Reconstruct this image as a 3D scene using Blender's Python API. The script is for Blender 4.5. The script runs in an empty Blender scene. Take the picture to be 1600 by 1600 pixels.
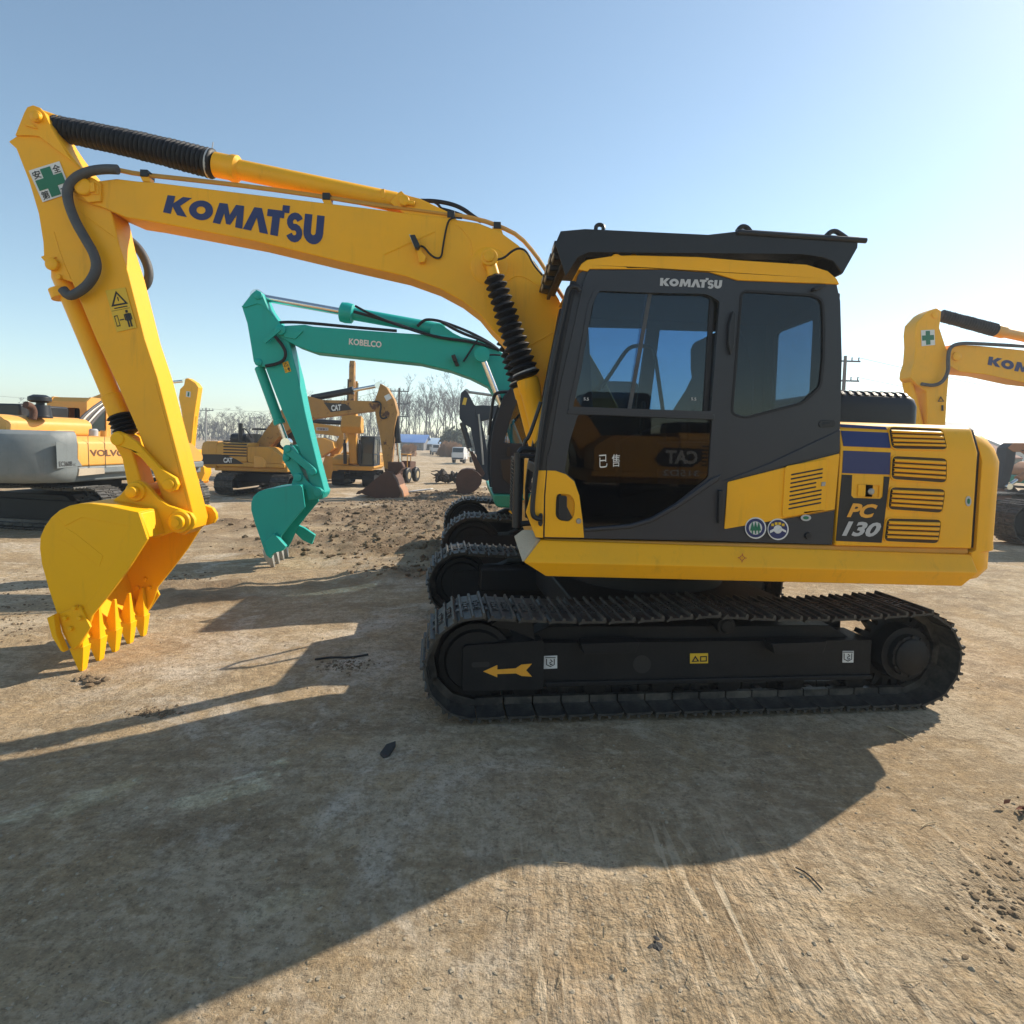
import bpy, bmesh, math, random
import numpy as np
from mathutils import Vector, Matrix
from mathutils.geometry import tessellate_polygon
random.seed(7)
R = math.radians
S = bpy.context.scene
COL = S.collection

# ------------------------------------------------------------------ camera, sky, sun, exposure
FP, CYP, CH, PIT, ROL = 931.5, 734.4, 1.629, .046, .0295      # focal length and principal row (photo pixels), eye height, tilt, roll
_u0 = Vector((0, math.sin(PIT), math.cos(PIT))); _fw = Vector((0, math.cos(PIT), -math.sin(PIT))); _r0 = Vector((1, 0, 0))
_rt = _r0 * math.cos(ROL) + _u0 * math.sin(ROL); _up = _u0 * math.cos(ROL) - _r0 * math.sin(ROL)
EYE = Vector((0, 0, CH))
cd = bpy.data.cameras.new('camera'); cam = bpy.data.objects.new('camera', cd); COL.objects.link(cam); S.camera = cam
m3 = Matrix((_rt, _up, -_fw)).transposed().to_4x4(); m3.translation = EYE; cam.matrix_world = m3
cd.sensor_width = 36; cd.lens = 36 * FP / 1600; cd.shift_y = (CYP - 800) / 1600; cd.clip_start = .05; cd.clip_end = 3000

SUN_EL, SUN_AZ = R(36), math.atan2(.813, .582)               # azimuth clockwise from +Y
W = bpy.data.worlds.new('World'); S.world = W; W.use_nodes = True
nt = W.node_tree; sky = nt.nodes.new('ShaderNodeTexSky'); sky.sky_type = 'NISHITA'; sky.sun_disc = False
sky.sun_elevation = SUN_EL; sky.sun_rotation = SUN_AZ; sky.air_density = .9; sky.dust_density = .2; sky.ozone_density = 1.5; sky.altitude = 20
bg = nt.nodes['Background']; bg.inputs['Strength'].default_value = .104
tn = nt.nodes.new('ShaderNodeMix'); tn.data_type = 'RGBA'; tn.blend_type = 'MULTIPLY'; tn.inputs['Factor'].default_value = 1; tn.inputs['B'].default_value = (1.02, 1.02, .89, 1); nt.links.new(sky.outputs[0], tn.inputs['A']); nt.links.new(tn.outputs['Result'], bg.inputs['Color'])
sd = bpy.data.lights.new('sun', 'SUN'); sun = bpy.data.objects.new('sun', sd); COL.objects.link(sun)
sd.energy = 3.6; sd.angle = R(.53); sd.color = (1, .89, .73)
sdir = Vector((math.sin(SUN_AZ) * math.cos(SUN_EL), math.cos(SUN_AZ) * math.cos(SUN_EL), math.sin(SUN_EL)))
sun.rotation_euler = sdir.to_track_quat('Z', 'Y').to_euler(); sun.location = sdir * 30
S.view_settings.view_transform = 'Standard'; S.view_settings.look = 'None'; S.view_settings.gamma = 1
S.view_settings.exposure = .98

# ------------------------------------------------------------------ helpers
def ray(px, py):
    return _rt * (px - 800) + _up * (CYP - py) + _fw * FP

class Fr:
    """a machine's own frame: x runs along it, y across it, z up; turns photo points on one of its planes into metres"""
    def __init__(s, ox, oy, yaw, oz=0.0):
        s.o = Vector((ox, oy, oz)); s.yaw = yaw
        s.ex = Vector((math.cos(yaw), math.sin(yaw), 0)); s.ey = Vector((-math.sin(yaw), math.cos(yaw), 0))
    def at(s, px, py, w):
        d = ray(px, py); e = EYE - s.o; t = (w - e.dot(s.ey)) / d.dot(s.ey); p = e + d * t
        return (p.dot(s.ex), p.z)
    def atx(s, px, py, x):
        d = ray(px, py); e = EYE - s.o; t = (x - e.dot(s.ex)) / d.dot(s.ex); p = e + d * t
        return (p.dot(s.ey), p.z)
    def P(s, pts, w): return [s.at(x, y, w) for x, y in pts]
    def p3(s, px, py, w):
        x, z = s.at(px, py, w); return Vector((x, w, z))

class MB:
    def __init__(s): s.v = []; s.f = []
    def add(s, vs, fs):
        o = len(s.v); s.v += [tuple(v) for v in vs]; s.f += [tuple(i + o for i in f) for f in fs]; return s
    def plate(s, outer, y0, y1, holes=(), ax='y'):
        loops = [list(outer)] + [list(h) for h in holes]; flat = [p for l in loops for p in l]; n = len(flat)
        tri = tessellate_polygon([[Vector((p[0], p[1], 0)) for p in l] for l in loops])
        if ax == 'y': mk = lambda p, y: (p[0], y, p[1])
        elif ax == 'x': mk = lambda p, y: (y, p[0], p[1])
        else: mk = lambda p, y: (p[0], p[1], y)
        vs = [mk(p, y0) for p in flat] + [mk(p, y1) for p in flat]
        fs = [tuple(t) for t in tri] + [tuple(i + n for i in reversed(t)) for t in tri]
        o = 0
        for l in loops:
            k = len(l)
            for i in range(k): a, b = o + i, o + (i + 1) % k; fs.append((a, b, b + n, a + n))
            o += k
        return s.add(vs, fs)
    def box(s, x0, x1, y0, y1, z0, z1):
        vs = [(x, y, z) for x in (x0, x1) for y in (y0, y1) for z in (z0, z1)]
        return s.add(vs, [(0, 1, 3, 2), (4, 6, 7, 5), (0, 4, 5, 1), (2, 3, 7, 6), (0, 2, 6, 4), (1, 5, 7, 3)])
    def obox(s, c, hx, hy, hz, M):
        c = Vector(c); vs = [c + M @ Vector((x, y, z)) for x in (-hx, hx) for y in (-hy, hy) for z in (-hz, hz)]
        return s.add(vs, [(0, 1, 3, 2), (4, 6, 7, 5), (0, 4, 5, 1), (2, 3, 7, 6), (0, 2, 6, 4), (1, 5, 7, 3)])
    def rev(s, p0, p1, prof, seg=16):
        p0, p1 = Vector(p0), Vector(p1); ax = (p1 - p0); L = ax.length; ax.normalize()
        q = ax.orthogonal().normalized(); q2 = ax.cross(q); vs = []; fs = []
        for t, r in prof:
            c = p0 + ax * (t * L)
            for k in range(seg):
                a = 2 * math.pi * k / seg; vs.append(c + (q * math.cos(a) + q2 * math.sin(a)) * r)
        m = len(prof)
        for i in range(m - 1):
            for k in range(seg):
                a = i * seg + k; b = i * seg + (k + 1) % seg; fs.append((a, b, b + seg, a + seg))
        fs.append(tuple(range(seg - 1, -1, -1))); fs.append(tuple((m - 1) * seg + k for k in range(seg)))
        return s.add(vs, fs)
    def cyl(s, p0, p1, r, r1=None, seg=16): return s.rev(p0, p1, [(0, r), (1, r if r1 is None else r1)], seg)
    def tube(s, pts, r, seg=8, smooth=0):
        pts = [Vector(p) for p in pts]
        for _ in range(smooth):
            q = [pts[0]]
            for a, b in zip(pts, pts[1:]): q += [a.lerp(b, .25), a.lerp(b, .75)]
            pts = q + [pts[-1]]
        rr = r if isinstance(r, (list, tuple)) else None
        n = len(pts); vs = []; fs = []; q = None
        for i, p in enumerate(pts):
            t = (pts[min(i + 1, n - 1)] - pts[max(i - 1, 0)]); t.normalize()
            q = (t.orthogonal() if q is None else q - t * q.dot(t)).normalized(); q2 = t.cross(q)
            ri = rr[0] + (rr[1] - rr[0]) * i / (n - 1) if rr else r
            vs += [p + (q * math.cos(2 * math.pi * k / seg) + q2 * math.sin(2 * math.pi * k / seg)) * ri for k in range(seg)]
        for i in range(n - 1):
            for k in range(seg):
                a = i * seg + k; b = i * seg + (k + 1) % seg; fs.append((a, b, b + seg, a + seg))
        fs.append(tuple(range(seg - 1, -1, -1))); fs.append(tuple((n - 1) * seg + k for k in range(seg)))
        return s.add(vs, fs)
    def loft(s, loops, cap=True):
        k = len(loops[0]); vs = [p for l in loops for p in l]; fs = []
        for i in range(len(loops) - 1):
            for j in range(k): a = i * k + j; b = i * k + (j + 1) % k; fs.append((a, b, b + k, a + k))
        if cap: fs.append(tuple(range(k - 1, -1, -1))); fs.append(tuple((len(loops) - 1) * k + j for j in range(k)))
        return s.add(vs, fs)
    def ribbon(s, pts, w, width):
        """flat strip of one width along 2-D points, standing in the plane y = w"""
        n = len(pts); vs = []
        for i in range(n):
            a = Vector(pts[max(i - 1, 0)]); b = Vector(pts[min(i + 1, n - 1)]); d = (b - a).normalized(); nn = Vector((-d.y, d.x)) * width / 2; p = Vector(pts[i])
            vs += [(p.x + nn.x, w, p.y + nn.y), (p.x - nn.x, w, p.y - nn.y)]
        return s.add(vs, [(2 * i, 2 * i + 1, 2 * i + 3, 2 * i + 2) for i in range(n - 1)])
    def build(s, name, mat, parent=None, bevel=0, smooth=38, seg=2):
        me = bpy.data.meshes.new(name); me.from_pydata(s.v, [], s.f)
        bm = bmesh.new(); bm.from_mesh(me); bmesh.ops.recalc_face_normals(bm, faces=bm.faces); bm.to_mesh(me); bm.free()
        if smooth: me.shade_smooth(); me.set_sharp_from_angle(angle=R(smooth))
        me.materials.append(mat); o = bpy.data.objects.new(name, me); COL.objects.link(o)
        if parent: o.parent = parent
        if bevel:
            b = o.modifiers.new('bevel', 'BEVEL'); b.width = bevel; b.segments = seg; b.limit_method = 'ANGLE'; b.angle_limit = R(40); b.use_clamp_overlap = True
        return o

def tag(o, label=None, cat=None, group=None, kind=None):
    if label: o['label'] = label
    if cat: o['category'] = cat
    if group: o['group'] = group
    if kind: o['kind'] = kind
    return o
def thing(name, fr, label, cat, group=None):
    o = bpy.data.objects.new(name, None); COL.objects.link(o); o.location = fr.o; o.rotation_euler = (0, 0, fr.yaw); o.empty_display_size = .3
    return tag(o, label, cat, group)
def copy_obj(o, parent=None):
    c = o.copy(); COL.objects.link(c); c.parent = parent; return c
def copy_tree(o, parent=None):
    c = copy_obj(o, parent)
    for ch in [x for x in o.children]: copy_tree(ch, c)
    return c
def arc(cx, cz, r, a0, a1, n=8):
    return [(cx + r * math.cos(R(a0 + (a1 - a0) * i / n)), cz + r * math.sin(R(a0 + (a1 - a0) * i / n))) for i in range(n + 1)]
def rounded(pts, r, n=4):
    """rounds every corner of a polygon by about r"""
    out = []; k = len(pts)
    for i in range(k):
        p = Vector(pts[i]); a = Vector(pts[i - 1]); b = Vector(pts[(i + 1) % k])
        ra = min(r, (a - p).length * .45); rb = min(r, (b - p).length * .45)
        p0 = p + (a - p).normalized() * ra; p1 = p + (b - p).normalized() * rb
        for j in range(n + 1):
            t = j / n; q = p0 * (1 - t) ** 2 + p * 2 * t * (1 - t) + p1 * t * t; out.append((q.x, q.y))
    return out

# ------------------------------------------------------------------ materials
def new_mat(name):
    m = bpy.data.materials.new(name); m.use_nodes = True; return m, m.node_tree, m.node_tree.nodes['Principled BSDF']
def paint(name, col, rough=.4, dirt=None, amt=.25, scale=3.0, bump=.02, metal=0, spec=.5, rust=None, rust_amt=.5, coat=0):
    m, t, b = new_mat(name); N = t.nodes.new; L = t.links.new
    tc = N('ShaderNodeTexCoord'); n1 = N('ShaderNodeTexNoise'); n1.inputs['Scale'].default_value = scale; n1.inputs['Detail'].default_value = 8; n1.inputs['Roughness'].default_value = .65
    L(tc.outputs['Object'], n1.inputs['Vector'])
    n2 = N('ShaderNodeTexNoise'); n2.inputs['Scale'].default_value = scale * 14; n2.inputs['Detail'].default_value = 5; L(tc.outputs['Object'], n2.inputs['Vector'])
    mx = N('ShaderNodeMix'); mx.data_type = 'RGBA'; mx.inputs['A'].default_value = (*col, 1)
    dc = dirt or tuple(.5 * c + .06 for c in col); mx.inputs['B'].default_value = (*dc, 1)
    rp = N('ShaderNodeMapRange'); rp.inputs['From Min'].default_value = .42; rp.inputs['From Max'].default_value = .75; rp.inputs['To Max'].default_value = amt
    L(n1.outputs['Fac'], rp.inputs['Value']); L(rp.outputs['Result'], mx.inputs['Factor']); out = mx.outputs['Result']
    mg = N('ShaderNodeMapping'); mg.inputs['Scale'].default_value = (7, 7, .7); L(tc.outputs['Object'], mg.inputs['Vector']); n4 = N('ShaderNodeTexNoise'); n4.inputs['Scale'].default_value = 2.2; n4.inputs['Detail'].default_value = 7; n4.inputs['Roughness'].default_value = .7; L(mg.outputs[0], n4.inputs['Vector'])
    r4 = N('ShaderNodeMapRange'); r4.inputs['From Min'].default_value = .56; r4.inputs['From Max'].default_value = .72; r4.inputs['To Max'].default_value = amt * .55; L(n4.outputs['Fac'], r4.inputs['Value'])
    m4 = N('ShaderNodeMix'); m4.data_type = 'RGBA'; m4.inputs['B'].default_value = (*tuple(.42 * c + .02 for c in col), 1); L(out, m4.inputs['A']); L(r4.outputs['Result'], m4.inputs['Factor']); out = m4.outputs['Result']
    if rust:
        n3 = N('ShaderNodeTexNoise'); n3.inputs['Scale'].default_value = scale * 1.7; n3.inputs['Detail'].default_value = 10; n3.inputs['Roughness'].default_value = .72; L(tc.outputs['Object'], n3.inputs['Vector'])
        r3 = N('ShaderNodeMapRange'); r3.inputs['From Min'].default_value = 1 - rust_amt; r3.inputs['From Max'].default_value = 1 - rust_amt + .06; L(n3.outputs['Fac'], r3.inputs['Value'])
        m2 = N('ShaderNodeMix'); m2.data_type = 'RGBA'; m2.inputs['B'].default_value = (*rust, 1); L(out, m2.inputs['A']); L(r3.outputs['Result'], m2.inputs['Factor']); out = m2.outputs['Result']
    L(out, b.inputs['Base Color'])
    rr = N('ShaderNodeMapRange'); rr.inputs['To Min'].default_value = rough - .08; rr.inputs['To Max'].default_value = rough + .16; L(n2.outputs['Fac'], rr.inputs['Value']); L(rr.outputs['Result'], b.inputs['Roughness'])
    b.inputs['Metallic'].default_value = metal; b.inputs['Specular IOR Level'].default_value = spec
    if coat: b.inputs['Coat Weight'].default_value = coat; b.inputs['Coat Roughness'].default_value = .15
    if bump:
        bp = N('ShaderNodeBump'); bp.inputs['Strength'].default_value = .35; bp.inputs['Distance'].default_value = bump * .1
        ad = N('ShaderNodeMath'); ad.operation = 'ADD'; L(n1.outputs['Fac'], ad.inputs[0]); L(n2.outputs['Fac'], ad.inputs[1]); L(ad.outputs[0], bp.inputs['Height']); L(bp.outputs[0], b.inputs['Normal'])
    return m
def glass(name, tint, refl=1.0):
    m, t, b = new_mat(name); t.nodes.remove(b); N = t.nodes.new; L = t.links.new; out = t.nodes['Material Output']
    tr = N('ShaderNodeBsdfTransparent'); tr.inputs['Color'].default_value = (*tint, 1); gl = N('ShaderNodeBsdfGlossy'); gl.inputs['Roughness'].default_value = .015
    gl.inputs['Color'].default_value = (refl, refl, refl, 1); fr = N('ShaderNodeFresnel'); ge = N('ShaderNodeNewGeometry'); io = N('ShaderNodeMapRange'); io.inputs['To Min'].default_value = 1.5; io.inputs['To Max'].default_value = 1 / 1.5; L(ge.outputs['Backfacing'], io.inputs['Value']); L(io.outputs['Result'], fr.inputs['IOR']); mx = N('ShaderNodeMixShader')
    L(fr.outputs[0], mx.inputs[0]); L(tr.outputs[0], mx.inputs[1]); L(gl.outputs[0], mx.inputs[2]); L(mx.outputs[0], out.inputs['Surface']); return m

M = {}
M['yellow'] = paint('yellow_paint', (.92, .435, .010), .38, (.70, .37, .03), .5, 2.2, .01, spec=.28)
M['yellow_deep'] = paint('yellow_bucket_paint', (.92, .475, .003), .48, (.80, .42, .01), .4, 2.5, .015, spec=.25)
M['yellow_old'] = paint('old_yellow_paint', (.60, .29, .035), .5, (.36, .20, .06), .6, 1.6, .03)
M['yellow_warm'] = paint('orange_yellow_paint', (.74, .36, .06), .45, (.56, .34, .14), .5, 1.2, .02)
M['yellow_rust'] = paint('rusty_yellow_paint', (.42, .21, .045), .6, (.22, .12, .05), .6, 1.4, .05, rust=(.085, .032, .014), rust_amt=.46)
M['rust'] = paint('rust', (.105, .045, .026), .8, (.05, .024, .016), .8, 2.5, .1)
M['teal'] = paint('teal_paint', (.003, .38, .33), .38, (.012, .32, .29), .4, 1.5, .01, spec=.3)
M['teal_dark'] = paint('teal_panel_paint', (.01, .24, .16), .36, (.03, .2, .15), .4, 1.5, .01)
M['black'] = paint('black_paint', (.012, .014, .019), .40, (.03, .03, .03), .3, 3, .01, spec=.4)
M['cabgrey'] = paint('charcoal_paint', (.022, .025, .034), .36, (.036, .038, .044), .25, 2.5, .008, spec=.45)
M['trackblack'] = paint('track_black_paint', (.006, .0065, .008), .55, (.018, .017, .016), .5, 5, .03, spec=.3)
M['shoe'] = paint('track_shoe_steel', (.020, .020, .020), .5, (.19, .165, .13), .75, 5, .04, spec=.5)
M['rubber'] = paint('black_rubber', (.008, .009, .013), .5, (.02, .021, .025), .4, 9, .05, spec=.35)
M['hose'] = paint('grey_hose_wrap', (.055, .058, .065), .55, (.11, .11, .11), .5, 12, .06)
M['chrome'] = paint('chrome_rod', (.72, .71, .69), .18, (.5, .48, .45), .3, 5, .0, metal=1)
M['steel'] = paint('galvanised_steel', (.38, .37, .35), .45, (.22, .2, .17), .5, 6, .02, metal=.7)
M['blue'] = paint('blue_decal', (.012, .022, .115), .4, (.03, .04, .12), .2, 4, 0)
M['white'] = paint('white_decal', (.70, .70, .69), .5, (.5, .48, .44), .3, 6, 0)
M['silver'] = paint('silver_decal', (.46, .46, .47), .4, (.36, .35, .34), .3, 6, 0)
M['orange'] = paint('orange_decal', (.80, .36, .03), .45, (.7, .34, .05), .3, 6, 0)
M['warn'] = paint('warning_yellow', (.72, .45, .02), .5, (.5, .33, .05), .3, 8, 0)
M['green'] = paint('safety_green', (.008, .15, .075), .5, (.03, .16, .1), .2, 8, 0)
M['ink'] = paint('black_ink', (.015, .014, .014), .6, (.03, .03, .03), .2, 8, 0)
M['red'] = paint('red_ink', (.45, .05, .02), .6, (.35, .06, .04), .2, 8, 0)
M['tape'] = paint('beige_film', (.50, .43, .31), .35, (.42, .36, .26), .6, 7, .12)
M['volvogrey'] = paint('worn_grey_paint', (.16, .185, .195), .55, (.30, .31, .30), .6, 1.3, .03)
M['darkgrey'] = paint('dark_grey_paint', (.026, .033, .045), .55, (.036, .042, .052), .4, 2, .02, spec=.15)
M['brown'] = paint('brown_letters', (.15, .065, .03), .6, (.22, .1, .04), .4, 8, 0)
M['catblack'] = paint('decal_black', (.022, .016, .014), .5, (.06, .035, .02), .4, 3, 0)
M['orangepaint'] = paint('faded_orange_paint', (.42, .19, .08), .6, (.25, .13, .08), .7, 1.5, .03)
M['glass'] = glass('cab_glass', (.47, .60, .71), .9)
M['glassdark'] = glass('tinted_glass', (.30, .35, .42), .55)
M['glassmid'] = glass('smoked_glass', (.44, .51, .57), .8)
M['glassfar'] = paint('window_glass', (.03, .045, .045), .08, (.05, .06, .06), .3, 1.5, 0, spec=.8)
M['seat'] = paint('black_fabric', (.016, .018, .024), .8, (.03, .03, .035), .4, 9, .03)
M['lens'] = paint('lamp_lens', (.50, .46, .40), .25, (.4, .36, .3), .3, 9, 0)

# ------------------------------------------------------------------ flat marks: letters and signs on a plane of a machine
def put_mesh(name, mat, parent, vs, fs):
    me = bpy.data.meshes.new(name); me.from_pydata(vs, [], fs); me.materials.append(mat); o = bpy.data.objects.new(name, me); COL.objects.link(o); o.parent = parent; return o
def text2d(txt, bold=0.0, shear=0.0, space=1.0):
    c = bpy.data.curves.new('t', 'FONT'); c.body = txt; c.offset = bold; c.shear = shear; c.space_character = space; c.resolution_u = 3
    ob = bpy.data.objects.new('t', c); COL.objects.link(ob); bpy.context.view_layer.update()
    me = bpy.data.meshes.new_from_object(ob.evaluated_get(bpy.context.evaluated_depsgraph_get()))
    vs = [(v.co.x, v.co.y) for v in me.vertices]; fs = [tuple(p.vertices) for p in me.polygons]
    bpy.data.objects.remove(ob); bpy.data.curves.remove(c); bpy.data.meshes.remove(me); return vs, fs
def logo2d():
    """the heavy geometric seven-letter wordmark with the raised T"""
    vs, fs = [], []
    def poly(p):
        o = len(vs); vs.extend(p); fs.extend(tuple(i + o for i in t) for t in tessellate_polygon([[Vector((a, b, 0)) for a, b in p]]))
    def strip(pts, w):
        n = len(pts); o = len(vs)
        for i in range(n):
            a = Vector(pts[max(i - 1, 0)]); b = Vector(pts[min(i + 1, n - 1)]); d = (b - a).normalized(); q = Vector((-d.y, d.x)) * w / 2; p = Vector(pts[i]); vs.extend([(p.x + q.x, p.y + q.y), (p.x - q.x, p.y - q.y)])
        fs.extend((o + 2 * i, o + 2 * i + 1, o + 2 * i + 3, o + 2 * i + 2) for i in range(n - 1))
    poly([(0, 0), (.30, 0), (.30, .40), (.55, 0), (.93, 0), (.58, .50), (.96, .98), (.60, .98), (.30, .58), (.30, .98), (0, .98)])
    o = len(vs); k = 32; vs.extend([(1.40 + r_ * math.cos(2 * math.pi * i / k), .46 + r_ * math.sin(2 * math.pi * i / k)) for i in range(k) for r_ in (.465, .175)]); fs.extend((o + 2 * i, o + 2 * i + 1, o + 2 * ((i + 1) % k) + 1, o + 2 * ((i + 1) % k)) for i in range(k))
    poly([(1.93, 0), (2.22, 0), (2.30, .50), (2.44, .06), (2.60, .06), (2.79, .50), (2.80, 0), (3.08, 0), (3.02, .92), (2.70, .92), (2.52, .46), (2.37, .92), (2.05, .92)])
    poly([(3.10, 0), (3.42, .92), (3.72, .92), (4.08, 0), (3.75, 0), (3.57, .54), (3.42, 0)])
    poly([(3.95, .66), (4.16, .66), (4.16, 0), (4.46, 0), (4.46, .66), (4.62, .66), (4.62, .86), (4.80, .86), (4.80, 1.12), (4.52, 1.12), (4.52, .92), (3.95, .92)])
    strip(arc(5.06, .60, .20, 20, 250, 9) + arc(5.07, .225, .20, 80, -160, 9), .235)
    strip([(5.56, .92), (5.56, .36)] + arc(5.80, .36, .24, 180, 360, 10) + [(6.04, .92)], .29)
    return vs, fs
def decal(name, mat, parent, fr, quad, w, vf, wf=None):
    """maps flat artwork into a photo quadrilateral (top left, top right, bottom right, bottom left) lying in plane w"""
    vs, fs = vf; x0 = min(v[0] for v in vs); x1 = max(v[0] for v in vs); y0 = min(v[1] for v in vs); y1 = max(v[1] for v in vs)
    q = [Vector(p) for p in quad]; out = []
    for x, y in vs:
        u = (x - x0) / (x1 - x0); v = (y1 - y) / (y1 - y0); p = (q[0] * (1 - u) + q[1] * u) * (1 - v) + (q[3] * (1 - u) + q[2] * u) * v
        X, Z = fr.at(p.x, p.y, w); out.append((X, w if wf is None else wf(Z), Z))
    return put_mesh(name, mat, parent, out, fs)
def sticker(name, mat, parent, fr, pts, w, th=.003, wf=None):
    b = MB(); b.plate(fr.P(pts, w), w - th if th else w, w + abs(th) * .2); 
    if wf: b.v = [(x, y - w + wf(z), z) for x, y, z in b.v]
    return b.build(name, mat, parent, smooth=0)
def ring2d(r0, r1, n=32):
    vs = []; 
    for k in range(n): a = 2 * math.pi * k / n; vs += [(r1 * math.cos(a), r1 * math.sin(a)), (r0 * math.cos(a), r0 * math.sin(a))]
    return vs, [(2 * k, 2 * k + 1, 2 * ((k + 1) % n) + 1, 2 * ((k + 1) % n)) for k in range(n)]
def ellipse_px(cx, cy, rx, ry, n=28): return [(cx + rx * math.cos(2 * math.pi * k / n), cy + ry * math.sin(2 * math.pi * k / n)) for k in range(n)]
def safety_sticker(parent, fr, quad, w, full=True):
    q = [Vector(p) for p in quad]
    def m(u, v): p = (q[0] * (1 - u) + q[1] * u) * (1 - v) + (q[3] * (1 - u) + q[2] * u) * v; return (p.x, p.y)
    st = sticker('safety_sticker', M['white'], parent, fr, quad, w)
    a, b = .34, .66
    sticker('green_cross', M['green'], parent, fr, [m(a, .06), m(b, .06), m(b, a), m(.94, a), m(.94, b), m(b, b), m(b, .94), m(a, .94), m(a, b), m(.06, b), m(.06, a), m(a, a)], w - .004)
    if full:
        for ch, (u, v) in zip('安全第一', ((.05, .05), (.70, .05), (.05, .70), (.70, .78))):
            h = .25 if ch != '一' else .03
            decal('character', M['ink'], parent, fr, [m(u, v), m(u + .25, v), m(u + .25, v + h), m(u, v + h)], w - .0055, text2d(ch, .012))
    return st
def warning_label(parent, fr, quad, w, figure=True):
    q = [Vector(p) for p in quad]
    def m(u, v): p = (q[0] * (1 - u) + q[1] * u) * (1 - v) + (q[3] * (1 - u) + q[2] * u) * v; return (p.x, p.y)
    sticker('warning_label', M['warn'], parent, fr, quad, w)
    mk = lambda pts, holes=(): MB().plate(fr.P(pts, w), w - .005, w - .004, [fr.P(h, w) for h in holes])
    b = mk([m(.5, .05), m(.92, .40), m(.08, .40)], [[m(.5, .12), m(.78, .36), m(.22, .36)]])
    b.plate(fr.P([m(.47, .2), m(.53, .2), m(.52, .3), m(.48, .3)], w), w - .005, w - .004)
    b.plate(fr.P([m(.2, .44), m(.85, .44), m(.85, .465), m(.2, .465)], w), w - .005, w - .004)
    b.plate(fr.P([m(.05, .50), m(.95, .50), m(.95, .507), m(.05, .507)], w), w - .005, w - .004)
    if figure:
        for rect in ((.62, .62, .86, .8), (.64, .8, .72, .95), (.76, .8, .84, .95), (.56, .63, .61, .78), (.87, .63, .92, .78), (.68, .54, .80, .605), (.30, .73, .52, .755)):
            x0, y0, x1, y1 = rect; b.plate(fr.P([m(x0, y0), m(x1, y0), m(x1, y1), m(x0, y1)], w), w - .005, w - .004)
        b.plate(fr.P([m(.08, .62), m(.26, .62), m(.26, .88), m(.08, .88)], w), w - .005, w - .004, [fr.P([m(.11, .64), m(.23, .64), m(.23, .86), m(.11, .86)], w)])
    b.build('pictogram', M['ink'], parent, smooth=0)

# ------------------------------------------------------------------ crawler track, used by every machine
def track_path(L, H, r0, r1, n):
    """points and headings evenly spaced round the belt: r0 front wheel radius, r1 rear wheel radius; front is towards -x"""
    xf, xr = -L / 2 + r0, L / 2 - r1; segs = []
    a = math.asin((r0 - r1) / (xr - xf)) if abs(r0 - r1) > 1e-6 else 0
    pts = []
    N = 60
    def add(x, z): pts.append(Vector((x, z)))
    for i in range(N + 1): t = i / N; add(xf + (xr - xf) * t, 0)
    for i in range(1, N): an = -90 + 180 * i / N; add(xr + r1 * math.cos(R(an)), r1 + r1 * math.sin(R(an)))
    for i in range(N + 1):
        t = i / N; x = xr + (xf - xr) * t; z = 2 * r1 + (2 * r0 - 2 * r1) * t
        add(x, z - .028 * abs(math.sin(2 * math.pi * t)) * (1 if L > 2 else .6))
    for i in range(1, N): an = 90 + 180 * i / N; add(xf + r0 * math.cos(R(an)), r0 + r0 * math.sin(R(an)))
    P = pts + [pts[0]]; cum = [0]
    for p, q in zip(P, P[1:]): cum.append(cum[-1] + (q - p).length)
    tot = cum[-1]; out = []; j = 0
    for k in range(n):
        s = tot * (k + .5) / n
        while cum[j + 1] < s: j += 1
        t = (s - cum[j]) / (cum[j + 1] - cum[j]); p = P[j].lerp(P[j + 1], t); d = (P[j + 1] - P[j]).normalized(); out.append((p, d))
    return out, tot
def shoe_bm(pitch, width, holes=True):
    """one triple-grouser shoe, outer face towards -z, lying in the x-y plane with y from 0 to width"""
    b = MB(); h = pitch * .462
    b.plate([(-h, .018), (-h * .9, .004), (h * .80, .004), (h * .98, .014), (h * .98, .026), (h * .7, .018), (-h * .8, .018)], .004, width - .004)
    for gx, gh in ((-h * .86, .017), (-h * .08, .011), (h * .70, .011)):
        b.plate([(gx - .011, .006), (gx - .006, -gh), (gx + .006, -gh), (gx + .011, .006)], .0, width)
    for by in (.36, .46, .54, .64):
        for gx in (-h * .45, h * .34): b.cyl((gx, by * width, .006), (gx, by * width, -.010), .014, seg=6)
    return b
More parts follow.
